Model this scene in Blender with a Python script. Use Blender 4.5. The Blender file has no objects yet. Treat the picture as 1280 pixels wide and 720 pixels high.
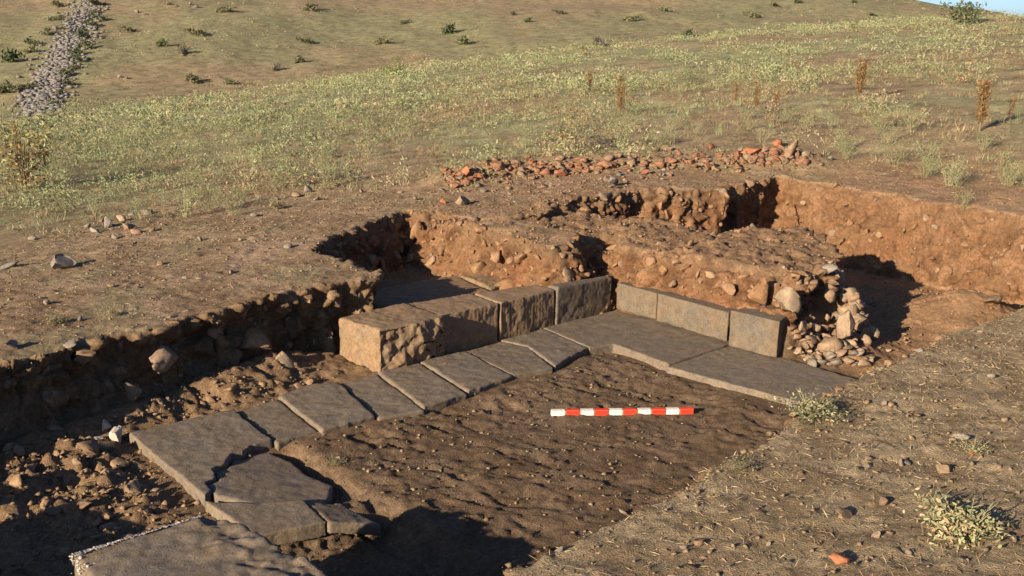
import bpy, bmesh, math, random
import numpy as np
from mathutils import Matrix, Vector

scene = bpy.context.scene
COL = scene.collection
rad = math.radians

# ------------------------------------------------------------------ camera, sky, sun, exposure
CAM_H, FPX, PITCH, ROLL = 2.62, 1325.0, rad(14.6), rad(1.1)
_f = np.array([0, math.cos(PITCH), -math.sin(PITCH)])
_r0 = np.array([1., 0, 0]); _u0 = np.array([0, math.sin(PITCH), math.cos(PITCH)])
_r = math.cos(ROLL)*_r0 + math.sin(ROLL)*_u0
_u = -math.sin(ROLL)*_r0 + math.cos(ROLL)*_u0
cam = bpy.data.cameras.new('camera'); camo = bpy.data.objects.new('camera', cam); COL.objects.link(camo)
cam.sensor_width = 36.0; cam.lens = 36.0*FPX/1280.0; cam.clip_start = 0.05; cam.clip_end = 5000
camo.matrix_world = Matrix(((_r[0], _u[0], -_f[0], 0), (_r[1], _u[1], -_f[1], 0), (_r[2], _u[2], -_f[2], CAM_H), (0, 0, 0, 1)))
scene.camera = camo

SUN_EL = rad(17.5)
SUN_TRAVEL = rad(48.0)           # heading of the light over the ground, from +X towards +Y
w = bpy.data.worlds.new('World'); scene.world = w; w.use_nodes = True
nt = w.node_tree; bgn = nt.nodes['Background']
sky = nt.nodes.new('ShaderNodeTexSky'); sky.sky_type = 'NISHITA'; sky.sun_disc = False
sky.sun_elevation = SUN_EL
_sx, _sy = -math.cos(SUN_TRAVEL), -math.sin(SUN_TRAVEL)   # towards the sun
sky.sun_rotation = math.atan2(_sx, _sy)
sky.altitude = 0; sky.air_density = 0.5; sky.dust_density = 0.55; sky.ozone_density = 3.0
nt.links.new(sky.outputs[0], bgn.inputs[0]); bgn.inputs[1].default_value = 0.072
sun = bpy.data.lights.new('sun', 'SUN'); sun.energy = 5.0; sun.angle = rad(0.5); sun.color = (1.0, 0.81, 0.585)
suno = bpy.data.objects.new('sun', sun); COL.objects.link(suno)
_ld = Vector((math.cos(SUN_TRAVEL)*math.cos(SUN_EL), math.sin(SUN_TRAVEL)*math.cos(SUN_EL), -math.sin(SUN_EL)))
suno.rotation_euler = _ld.to_track_quat('-Z', 'Y').to_euler()
suno.location = (-20, -20, 15)
vs = scene.view_settings
vs.view_transform = 'Standard'; vs.look = 'None'; vs.exposure = 1.06; vs.gamma = 1.0; vs.use_curve_mapping = False

# ------------------------------------------------------------------ number helpers
RNG = np.random.default_rng(11)
random.seed(5)

def _h3(ix, iy, iz, seed):
    with np.errstate(over='ignore'):
        h = (ix.astype(np.int64)*374761393 + iy.astype(np.int64)*668265263 + iz.astype(np.int64)*2147483647 + seed*1274126177).astype(np.uint32)
        h = (h ^ (h >> np.uint32(13)))*np.uint32(1274126177)
        h = (h ^ (h >> np.uint32(16)))*np.uint32(2246822519)
        h = h ^ (h >> np.uint32(15))
    return h.astype(np.float32)/np.float32(4294967295.0)

def vnoise(p, freq=1.0, seed=0):
    """value noise, -1..1"""
    q = np.asarray(p, np.float64)*freq
    i = np.floor(q); f = (q - i).astype(np.float32); i = i.astype(np.int64)
    f = f*f*f*(f*(f*6 - 15) + 10)
    out = 0
    for dx in (0, 1):
        wx = f[:, 0] if dx else 1 - f[:, 0]
        for dy in (0, 1):
            wy = f[:, 1] if dy else 1 - f[:, 1]
            for dz in (0, 1):
                wz = f[:, 2] if dz else 1 - f[:, 2]
                out = out + _h3(i[:, 0]+dx, i[:, 1]+dy, i[:, 2]+dz, seed)*wx*wy*wz
    return out*2 - 1

def fbm(p, freq=1.0, octv=3, seed=0, gain=0.5):
    a, t, out = 1.0, 0.0, 0
    for k in range(octv):
        out = out + a*vnoise(p, freq*2.03**k, seed + 17*k); t += a; a *= gain
    return out/t

def worley(p, freq=1.0, seed=0):
    """nearest cell distance, gap to the second nearest, the cell's random value"""
    q = np.asarray(p, np.float64)*freq
    i = np.floor(q).astype(np.int64); f = q - i
    best = np.full(len(q), 9.0, np.float32); sec = best.copy(); val = np.zeros(len(q), np.float32)
    for dx in (-1, 0, 1):
        for dy in (-1, 0, 1):
            for dz in (-1, 0, 1):
                a, b, c = i[:, 0]+dx, i[:, 1]+dy, i[:, 2]+dz
                jx = _h3(a, b, c, seed+1); jy = _h3(a, b, c, seed+2); jz = _h3(a, b, c, seed+3)
                d = np.sqrt((dx+jx-f[:, 0])**2 + (dy+jy-f[:, 1])**2 + (dz+jz-f[:, 2])**2).astype(np.float32)
                m = d < best; sec = np.where(m, best, np.minimum(sec, d))
                best = np.where(m, d, best); val = np.where(m, jx, val)
    return best, sec - best, val

def sstep(a, b, x):
    t = np.clip((np.asarray(x, float) - a)/(b - a), 0, 1); return t*t*(3 - 2*t)

def lerp(a, b, t): return a + (b - a)*t

# ------------------------------------------------------------------ the dig's own frame: s runs left along the back kerb, t towards the viewer
AX = np.array([.738, .675]); AX /= np.linalg.norm(AX); BX = np.array([AX[1], -AX[0]]); C0 = np.array([.945, 9.30])
def to_xy(s, t): return C0 - np.asarray(s)[..., None]*AX + np.asarray(t)[..., None]*BX
def LW(s, t):
    q = to_xy(np.array(s, float), np.array(t, float)); return float(q[0]), float(q[1])
def to_st(x, y):
    dx, dy = x - C0[0], y - C0[1]
    return -(dx*AX[0] + dy*AX[1]), dx*BX[0] + dy*BX[1]

def sdpoly(px, py, poly):
    """signed distance to a polygon, negative inside"""
    poly = np.asarray(poly, float); n = len(poly)
    d = np.full(px.shape, 1e9); inside = np.zeros(px.shape, bool)
    for k in range(n):
        a, b = poly[k], poly[(k+1) % n]
        ex, ey = b - a
        wx, wy = px - a[0], py - a[1]
        t = np.clip((wx*ex + wy*ey)/(ex*ex + ey*ey + 1e-12), 0, 1)
        d = np.minimum(d, (wx - ex*t)**2 + (wy - ey*t)**2)
        c = ((a[1] > py) != (b[1] > py)) & (px < (b[0]-a[0])*(py-a[1])/(b[1]-a[1]+1e-15) + a[0])
        inside ^= c
    d = np.sqrt(d)
    return np.where(inside, -d, d)

# ------------------------------------------------------------------ land form before the dig (thin plate spline through levelled points)
_cp = [LW(5.3, -.4)+(.50,), LW(4, -.7)+(.51,), LW(2.1, -.6)+(.55,), LW(2.1, -1.7)+(.58,), LW(.5, -2.4)+(.63,), LW(0, -1.4)+(.67,),
       LW(-1.1, -1.5)+(.74,), LW(-1.9, -1.4)+(.76,), LW(-3.8, -.8)+(.78,), LW(-3.75, 2)+(.75,), LW(4.5, 3.6)+(.57,), LW(2, 3.35)+(.56,),
       LW(.4, 3.2)+(.55,), LW(-1.2, 3.2)+(.55,), LW(-3.5, 3.5)+(.66,), LW(6.8, 2.2)+(.52,), (0, 0, .95), (1.6, 2.2, .80), (4, 3, .86), (-4.5, 1.5, .72),
       (6, 6, .92), (8, 10, 1.05), (0, 13.5, .72), (4, 14.5, 1.0), (-4, 12, .32), (-4.2, 8.2, .44), (-6, 40, .05), (19, 40, 2.95), (6.3, 40, 1.72),
       (-19, 40, -1.9), (-25, 30, -2.0), (22, 25, 2.35), (0, 25, .80), (10, 21, 1.6), (-8, 20, 0.0), (-12, 4, .3), (12, -2, 1.5), (-6, -10, .9), (8, -12, 1.6)]
_cp = np.array(_cp)
def _tk(r2): return np.where(r2 > 1e-9, .5*r2*np.log(np.maximum(r2, 1e-12)), 0)
def _tps_fit(P, lam=.02):
    n = len(P); K = _tk(((P[:, None, :2] - P[None, :, :2])**2).sum(-1)) + lam*np.eye(n)
    Q = np.c_[np.ones(n), P[:, :2]]
    M = np.block([[K, Q], [Q.T, np.zeros((3, 3))]])
    return np.linalg.solve(M, np.r_[P[:, 2], 0, 0, 0])
_tw = _tps_fit(_cp)
def tps(x, y):
    out = _tw[-3] + _tw[-2]*x + _tw[-1]*y
    for k in range(len(_cp)):
        out = out + _tw[k]*_tk((x - _cp[k, 0])**2 + (y - _cp[k, 1])**2)
    return out
HEAP_M = [(-0.73, 12.41, 0.13), (-0.42, 12.82, 0.13), (-0.03, 13.0, 0.13), (0.57, 13.08, 0.13), (1.16, 13.09, 0.13), (1.76, 13.17, 0.13), (2.37, 13.26, 0.13), (2.99, 13.35, 0.13), (3.55, 13.2, 0.13)]   # the spoil heap of broken stone
def smax(a, b, k): return .5*(a + b + np.sqrt((a - b)**2 + k*k))
def smin(a, b, k): return .5*(a + b - np.sqrt((a - b)**2 + k*k))

def land(x, y):
    x = np.asarray(x, float); y = np.asarray(y, float)
    # clamp the spline's reach, then carry on along the plane it ends on
    r = np.hypot(x, y); sc = np.minimum(1.0, 42.0/np.maximum(r, 1e-6))
    g = tps(x*sc, y*sc)
    out = np.maximum(r - 40, 0)
    drop = .0035*out**2
    g = g - np.where(out < 30, drop, .0035*900 + .21*(out - 30))
    g = np.maximum(g, -9)
    hill = smin(-3.1 + .150*(y - 48) - .004*x, 5.4 - .235*(x - 44), 3.0)
    hill = smin(hill, 34.0 + 0*x, 8.0)
    h = np.where(y > 20, smax(g, hill, .5) - .03, g)
    for hx, hy, hh in HEAP_M: h = h + hh*np.exp(-((x - hx)**2 + (y - hy)**2)/.13)
    far = sstep(700, 900, r)
    return lerp(h, -9.0, far)

PIT = [(7.2, .18), (5.3, -.24), (4.57, -.38), (3.87, -.52), (3.13, -.64), (2.15, -.58), (2.12, -1.65), (1.70, -1.85), (.62, -2.40), (.50, -1.9), (.36, -1.42),
       (0, -1.28), (-.5, -1.30), (-1.1, -1.45), (-1.9, -1.35), (-2.72, -.82), (-2.85, -.95), (-3.75, -.85), (-3.62, .2), (-3.55, 2), (-3.45, 3.15),
       (-1.2, 3.08), (.4, 3.05), (1.2, 3.10), (2, 3.22), (3.2, 3.42), (4.4, 3.5), (6.5, 3.62), (6.6, 2.0), (6.62, .90), (7.2, .84)]
SPUR = [(-.10, -1.5), (-.08, -.3), (-.07, 1.74), (-.35, 1.80), (-.8, 1.62), (-1.35, 1.42), (-1.75, 1.12), (-1.95, .70), (-1.6, .15), (-1.25, -.35), (-1.0, -1.0), (-.95, -1.6)]

def bump2(s, t, cs, ct, r, h): return h*np.exp(-((s-cs)**2 + (t-ct)**2)/(r*r))

def dig_levels(x, y):
    """ground top, floor level, pit distance and spur fields at a point"""
    s, t = to_st(x, y)
    top = land(x, y)
    p = np.stack([np.ravel(s), np.ravel(t), np.zeros(s.size)], -1)
    wob = (fbm(p, 2.2, 3, 5)*.08 + fbm(p, 8.0, 2, 9)*.05).reshape(s.shape)
    straight = sstep(2.6, 3.0, t)                       # the near edge was cut with a clean line
    sd = sdpoly(s, t, PIT) + wob*(1 - .5*straight)
    # floor: chamber soil, slab bed, margins
    fl = np.full(s.shape, -.070)
    fl = lerp(fl, -.026, sstep(1.15, .80, t)*sstep(.85, 1.1, s)*sstep(3.95, 3.75, s)*(.55 + .45*sstep(.84, .78, t)))
    fl = lerp(fl, -.042, sstep(1.25, .90, s)*sstep(.6, .9, t))
    fl = lerp(fl, -.05, sstep(3.85, 3.95, s)*sstep(.9, .8, t))
    back = sstep(-.30, -.55, t)*sstep(2.4, 2.1, s)*sstep(0.1, .5, s)
    fl = lerp(fl, .10, back)
    fl = fl + sstep(-.05, -.45, t)*sstep(2.5, 3.2, s)*.12                      # talus below the left section
    fl = fl + sstep(4.55, 5.0, s)*(.035 + .0*t)
    fl = lerp(fl, -.06, sstep(-.1, -.4, s))
    fl = fl + bump2(s, t, -2.55, 2.05, .42, .26) + bump2(s, t, -2.0, 2.35, .3, .07)
    fl = fl + bump2(s, t, -.55, 1.95, .30, .13) + bump2(s, t, -.95, 1.85, .30, .10) + bump2(s, t, -1.08, 1.62, .20, .42)
    fl = lerp(fl, -.15, sstep(3.74, 3.86, s)*sstep(4.50, 4.42, s)*sstep(.68, .78, t)*sstep(1.62, 1.45, t))
    fl = lerp(fl, -.19, sstep(3.75, 3.95, s)*sstep(4.9, 4.75, s)*sstep(1.66, 1.8, t)*sstep(3.1, 2.7, t))
    fl = fl + sstep(2.55, 3.1, t)*.10*sstep(5, 4, s)
    # wall batter
    wd = np.full(s.shape, .10)
    wd = lerp(wd, .36, sstep(-2.6, -3.2, s)*sstep(-.7, -.3, t))
    wd = lerp(wd, .32, sstep(1.3, .9, s)*sstep(-.2, .2, s)*sstep(-2.6, -2.2, t)*sstep(-.8, -1.2, t))
    wd = lerp(wd, .16, sstep(2.8, 3.0, t))
    k = np.clip(sd/wd + .5, 0, 1)
    h = lerp(fl, top, k)
    # the earth left standing behind the upright slabs
    sq = sdpoly(s, t, SPUR) + wob*.8
    stop = .60 + .03*np.clip(-s, 0, 2) - .05*sstep(.6, 1.6, t)
    ramp = .30 + (stop - .30)*np.clip((-s - .02)/(.10 + .38*np.clip(t, 0, 1.2)/1.2), 0, 1)
    cleft = bump2(s, t, -.02, -.30, .17, .34) + bump2(s, t, -.32, -.42, .14, .16)
    spur = np.minimum(stop, ramp) - cleft
    spur = spur - bump2(s, t, -1.35, .05, .25, .08)
    ks = np.clip(-sq/.09 + .5, 0, 1)
    hs = lerp(fl, spur, ks)
    h = np.where(sd > wd*.5, h, np.maximum(h, hs))
    # earth slope filling the inner corner above the kerb stones
    fill = .30 + .45*np.clip((-t - .06)/.42, 0, 1)
    fm = sstep(.75, .45, s)*sstep(-.3, .0, s)*sstep(.0, -.12, t)
    h = np.where(sd < 0, np.maximum(h, lerp(fl, np.minimum(fill - cleft*.8, top), fm)), h)
    return s, t, top, fl, sd, wd, sq, h

def dug(x, y):
    x = np.atleast_1d(np.asarray(x, float)); y = np.atleast_1d(np.asarray(y, float))
    return dig_levels(x, y)[-1]

# ------------------------------------------------------------------ mesh helpers
def np_mesh(name, V, F, mat=None, col=None, smooth=False):
    me = bpy.data.meshes.new(name); V = np.asarray(V, np.float32); F = np.asarray(F, np.int32)
    k = F.shape[1]
    me.vertices.add(len(V)); me.vertices.foreach_set('co', V.ravel())
    me.loops.add(F.size); me.loops.foreach_set('vertex_index', F.ravel())
    me.polygons.add(len(F)); me.polygons.foreach_set('loop_start', np.arange(0, F.size, k, dtype=np.int32))
    if col is not None:
        a = me.color_attributes.new('Col', 'FLOAT_COLOR', 'POINT')
        c = np.ones((len(V), 4), np.float32); c[:, :3] = col; a.data.foreach_set('color', c.ravel())
    me.update(calc_edges=True)
    if smooth: me.polygons.foreach_set('use_smooth', np.ones(len(F), bool))
    if mat: me.materials.append(mat)
    return me

def link(name, me, parent=None, loc=None, rot=None, sc=None):
    o = bpy.data.objects.new(name, me); COL.objects.link(o)
    if parent: o.parent = parent
    if loc is not None: o.location = loc
    if rot is not None: o.rotation_euler = rot
    if sc is not None: o.scale = sc if hasattr(sc, '__len__') else (sc,)*3
    return o

def tag(o, label=None, cat=None, group=None, kind=None):
    if label: o['label'] = label
    if cat: o['category'] = cat
    if group: o['group'] = group
    if kind: o['kind'] = kind
    return o

def remeshed(V, F, voxel):
    """a closed shape rebuilt as an even net of small quads: vertices, quads"""
    me = bpy.data.meshes.new('work'); me.from_pydata([tuple(v) for v in V] if not isinstance(V, list) else V, [], F); me.update()
    return remesh_me(me, voxel)

def remesh_me(me, voxel):
    o = bpy.data.objects.new('work', me); COL.objects.link(o)
    m = o.modifiers.new('r', 'REMESH'); m.mode = 'VOXEL'; m.voxel_size = voxel
    dg = bpy.context.evaluated_depsgraph_get()
    ev = o.evaluated_get(dg); em = ev.to_mesh()
    n = len(em.vertices); co = np.empty(n*3, np.float32); em.vertices.foreach_get('co', co)
    nl = len(em.loops); li = np.empty(nl, np.int32); em.loops.foreach_get('vertex_index', li)
    nr = np.empty(n*3, np.float32); em.vertices.foreach_get('normal', nr)
    ev.to_mesh_clear(); bpy.data.objects.remove(o); bpy.data.meshes.remove(me)
    return co.reshape(-1, 3).astype(np.float64), li.reshape(-1, 4), nr.reshape(-1, 3).astype(np.float64)

def vnormals(V, F):
    a, b, c, d = (V[F[:, k]] for k in range(4))
    fn = np.cross(c - a, d - b); N = np.zeros_like(V)
    for k in range(4): np.add.at(N, F[:, k], fn)
    return N/np.maximum(np.linalg.norm(N, axis=1, keepdims=True), 1e-9), fn/np.maximum(np.linalg.norm(fn, axis=1, keepdims=True), 1e-12)

def compact(V, F, keep, *extra):
    F = F[keep]; used = np.unique(F); idx = np.full(len(V), -1); idx[used] = np.arange(len(used))
    return (V[used], idx[F]) + tuple(e[used] for e in extra)

# ------------------------------------------------------------------ materials
def mat_base(name, rough=.95, spec=.15):
    m = bpy.data.materials.new(name); m.use_nodes = True
    b = m.node_tree.nodes['Principled BSDF']
    b.inputs['Roughness'].default_value = rough; b.inputs['Specular IOR Level'].default_value = spec
    return m, m.node_tree, b

def N(nt, t, **kw):
    n = nt.nodes.new(t)
    for k, v in kw.items(): setattr(n, k, v)
    return n

def noise_n(nt, vec, scale, detail=4, rough=.6):
    n = N(nt, 'ShaderNodeTexNoise'); n.inputs['Scale'].default_value = scale; n.inputs['Detail'].default_value = detail; n.inputs['Roughness'].default_value = rough
    nt.links.new(vec, n.inputs['Vector']); return n.outputs['Fac']

def ramp_n(nt, fac, stops):
    r = N(nt, 'ShaderNodeValToRGB'); e = r.color_ramp.elements
    while len(e) < len(stops): e.new(.5)
    for k, (p, c) in enumerate(stops): e[k].position = p; e[k].color = (c[0], c[1], c[2], 1)
    nt.links.new(fac, r.inputs[0]); return r.outputs[0]

def mul_n(nt, a, b, f=1.0):
    m = N(nt, 'ShaderNodeMix', data_type='RGBA', blend_type='MULTIPLY'); m.inputs[0].default_value = f
    nt.links.new(a, m.inputs[6]); nt.links.new(b, m.inputs[7]); return m.outputs[2]

def bump_n(nt, b, h, strength, dist):
    n = N(nt, 'ShaderNodeBump'); n.inputs['Strength'].default_value = strength; n.inputs['Distance'].default_value = dist
    nt.links.new(h, n.inputs['Height']); nt.links.new(n.outputs[0], b.inputs['Normal'])

def g3(v): return (v, v, v)

def mat_soil():
    m, nt, b = mat_base('soil')
    at = N(nt, 'ShaderNodeAttribute', attribute_name='Col'); pos = N(nt, 'ShaderNodeNewGeometry').outputs['Position']
    n1 = noise_n(nt, pos, 34, 6, .7); n2 = noise_n(nt, pos, 130, 3, .6); n3 = noise_n(nt, pos, 5, 5, .65)
    c = mul_n(nt, at.outputs['Color'], ramp_n(nt, n1, [(.30, g3(.55)), (.5, g3(1.0)), (.72, g3(1.38))]))
    c = mul_n(nt, c, ramp_n(nt, n2, [(.3, g3(.72)), (.6, g3(1.08)), (.75, g3(1.3))]))
    c = mul_n(nt, c, ramp_n(nt, n3, [(.3, (.80, .78, .76)), (.55, g3(1.0)), (.75, (1.18, 1.16, 1.12))]))
    nt.links.new(c, b.inputs['Base Color'])
    h = N(nt, 'ShaderNodeMath', operation='ADD'); nt.links.new(n1, h.inputs[0]); nt.links.new(n2, h.inputs[1])
    bump_n(nt, b, h.outputs[0], .9, .014)
    return m

def mat_far():
    m, nt, b = mat_base('hill_soil')
    at = N(nt, 'ShaderNodeAttribute', attribute_name='Col'); pos = N(nt, 'ShaderNodeNewGeometry').outputs['Position']
    n1 = noise_n(nt, pos, 1.6, 9, .8); n2 = noise_n(nt, pos, 17, 4, .7)
    c = mul_n(nt, at.outputs['Color'], ramp_n(nt, n1, [(.34, g3(.45)), (.5, g3(1.0)), (.66, g3(1.4))]))
    c = mul_n(nt, c, ramp_n(nt, n2, [(.32, g3(.6)), (.55, g3(1.05)), (.75, g3(1.35))]))
    nt.links.new(c, b.inputs['Base Color'])
    bump_n(nt, b, n1, .8, .12)
    return m

def mat_stone(name, stops, speck=60, var=.35, bump=.38):
    """stone whose tone shifts from piece to piece"""
    m, nt, b = mat_base(name, .9, .2)
    oi = N(nt, 'ShaderNodeObjectInfo'); pos = N(nt, 'ShaderNodeNewGeometry').outputs['Position']
    base = ramp_n(nt, oi.outputs['Random'], stops)
    n1 = noise_n(nt, pos, 11, 6, .7); n2 = noise_n(nt, pos, speck, 4, .7)
    c = mul_n(nt, base, ramp_n(nt, n1, [(.28, g3(1 - var)), (.5, g3(1.0)), (.72, g3(1 + var))]))
    c = mul_n(nt, c, ramp_n(nt, n2, [(.3, g3(.72)), (.5, g3(1.0)), (.72, g3(1.25))]))
    nt.links.new(c, b.inputs['Base Color'])
    h = N(nt, 'ShaderNodeMath', operation='ADD'); nt.links.new(n1, h.inputs[0]); nt.links.new(n2, h.inputs[1])
    bump_n(nt, b, h.outputs[0], bump, .012)
    return m

def mat_dressed(name, stops, dirt):
    """dressed slab stone with soil ground into its face"""
    m, nt, b = mat_base(name, .88, .22)
    oi = N(nt, 'ShaderNodeObjectInfo'); pos = N(nt, 'ShaderNodeNewGeometry').outputs['Position']
    base = ramp_n(nt, oi.outputs['Random'], stops)
    n1 = noise_n(nt, pos, 4.5, 6, .68); n2 = noise_n(nt, pos, 85, 5, .75); n3 = noise_n(nt, pos, 14, 7, .72)
    mx = N(nt, 'ShaderNodeMix', data_type='RGBA'); nt.links.new(base, mx.inputs[6]); mx.inputs[7].default_value = (*dirt, 1)
    nt.links.new(ramp_n(nt, n1, [(.36, g3(0)), (.62, g3(.85))]), mx.inputs[0])
    c = mul_n(nt, mx.outputs[2], ramp_n(nt, n3, [(.3, g3(.68)), (.5, g3(1.0)), (.7, g3(1.25))]))
    c = mul_n(nt, c, ramp_n(nt, n2, [(.3, g3(.62)), (.5, g3(1.0)), (.74, g3(1.32))]))
    vo = N(nt, 'ShaderNodeTexVoronoi'); vo.inputs['Scale'].default_value = 38; nt.links.new(pos, vo.inputs['Vector'])
    c = mul_n(nt, c, ramp_n(nt, vo.outputs['Distance'], [(.08, g3(.55)), (.24, g3(1.0))]), .55)
    nt.links.new(c, b.inputs['Base Color'])
    h = N(nt, 'ShaderNodeMath', operation='ADD'); nt.links.new(n3, h.inputs[0]); nt.links.new(n2, h.inputs[1])
    bump_n(nt, b, h.outputs[0], .6, .010)
    return m

def mat_leaf(name, trans=.25):
    m, nt, b = mat_base(name, .8, .1)
    at = N(nt, 'ShaderNodeAttribute', attribute_name='Col')
    nt.links.new(at.outputs['Color'], b.inputs['Base Color'])
    tr = N(nt, 'ShaderNodeBsdfTranslucent'); nt.links.new(at.outputs['Color'], tr.inputs['Color'])
    mx = N(nt, 'ShaderNodeMixShader'); mx.inputs[0].default_value = trans
    nt.links.new(b.outputs[0], mx.inputs[1]); nt.links.new(tr.outputs[0], mx.inputs[2])
    nt.links.new(mx.outputs[0], nt.nodes['Material Output'].inputs['Surface'])
    return m

def mat_paint(name, rgb):
    m, nt, b = mat_base(name, .55, .35)
    pos = N(nt, 'ShaderNodeNewGeometry').outputs['Position']
    n = noise_n(nt, pos, 40, 5, .7); n2 = noise_n(nt, pos, 170, 3, .6)
    mx = N(nt, 'ShaderNodeMix', data_type='RGBA'); mx.inputs[6].default_value = (*rgb, 1); mx.inputs[7].default_value = (rgb[0]*.55+.04, rgb[1]*.5+.04, rgb[2]*.45+.03, 1)
    nt.links.new(ramp_n(nt, n, [(.38, g3(.10)), (.70, g3(.85))]), mx.inputs[0])
    nt.links.new(mx.outputs[2], b.inputs['Base Color']); bump_n(nt, b, n2, .15, .003)
    return m

M_SOIL, M_FAR = mat_soil(), mat_far()
M_TAN = mat_stone('tan_stone', [(0, (.20, .13, .078)), (.5, (.26, .172, .105)), (1, (.235, .178, .12))])
M_GREY = mat_stone('grey_stone', [(0, (.165, .145, .12)), (.5, (.215, .188, .155)), (1, (.20, .158, .12))])
M_RED = mat_stone('red_stone', [(0, (.27, .105, .052)), (.35, (.21, .11, .068)), (.7, (.27, .14, .08)), (1, (.16, .088, .058))])
M_BROWN = mat_stone('brown_stone', [(0, (.19, .13, .085)), (.6, (.25, .165, .10)), (1, (.20, .15, .11))])
M_PINK = mat_stone('pink_stone', [(0, (.29, .18, .12)), (.5, (.26, .19, .13)), (1, (.32, .235, .165))])
M_ORANGE = mat_stone('orange_stone', [(0, (.38, .125, .055)), (1, (.33, .145, .075))])
M_RUST = M_ORANGE
M_OCHRE = mat_stone('ochre_stone', [(0, (.19, .105, .052)), (.5, (.25, .148, .08)), (1, (.22, .138, .082))])
M_WHITE = mat_stone('white_stone', [(0, (.42, .385, .335)), (1, (.50, .46, .41))], var=.35)
M_SLAB = mat_dressed('floor_slab_stone', [(0, (.140, .118, .096)), (.5, (.185, .155, .122)), (1, (.160, .140, .118))], (.185, .140, .094))
M_BLOCK = mat_dressed('block_stone', [(0, (.20, .145, .092)), (1, (.215, .16, .105))], (.25, .16, .09))
M_PANEL = mat_dressed('upright_slab_stone', [(0, (.128, .112, .088)), (1, (.138, .120, .095))], (.165, .120, .078))
M_LEAF = mat_leaf('leaf', .18); M_STRAW = mat_leaf('straw', .1); M_TWIG = mat_stone('twig', [(0, (.20, .15, .09)), (1, (.26, .19, .11))], var=.2)

# ------------------------------------------------------------------ near ground with the dig cut into it
NX0, NX1, NY0, NY1 = -5.2, 6.6, .7, 13.6
def near_in(x, y):
    return np.minimum.reduce([x - NX0, NX1 - x, y - NY0, NY1 - y, (.55*y + 2.0 - np.abs(x))*.87])

VOX = .021
def far_col(x, y):
    p = np.c_[x, y, np.zeros(len(x))]
    a = fbm(p, .22, 4, 91)*.5 + .5; b = fbm(p, .9, 4, 95)*.5 + .5; c3 = fbm(p, .05, 3, 99)*.5 + .5
    r = np.hypot(x, y)
    def mixc(u, v, f): return np.asarray(u)*(1 - f[:, None]) + np.asarray(v)*f[:, None]
    col = mixc((.26, .19, .11), (.34, .262, .155), b)
    green = sstep(.36, .56, a*.6 + b*.4)*sstep(10.5, 16, r)
    col = mixc(col, (.275, .275, .145), green*.9)
    hillm = sstep(40, 52, r)
    ch = mixc((.26, .20, .115), (.335, .262, .155), b); ch = mixc(ch, (.245, .245, .128), sstep(.42, .6, a*.4 + c3*.6)*.75)
    ch = mixc(ch, (.20, .172, .095), sstep(.5, .7, b)*.5)
    col = mixc(col, ch, hillm)
    red = sstep(.62, .75, b)*(1 - hillm); return mixc(col, (.28, .175, .11), red*.6)

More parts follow.
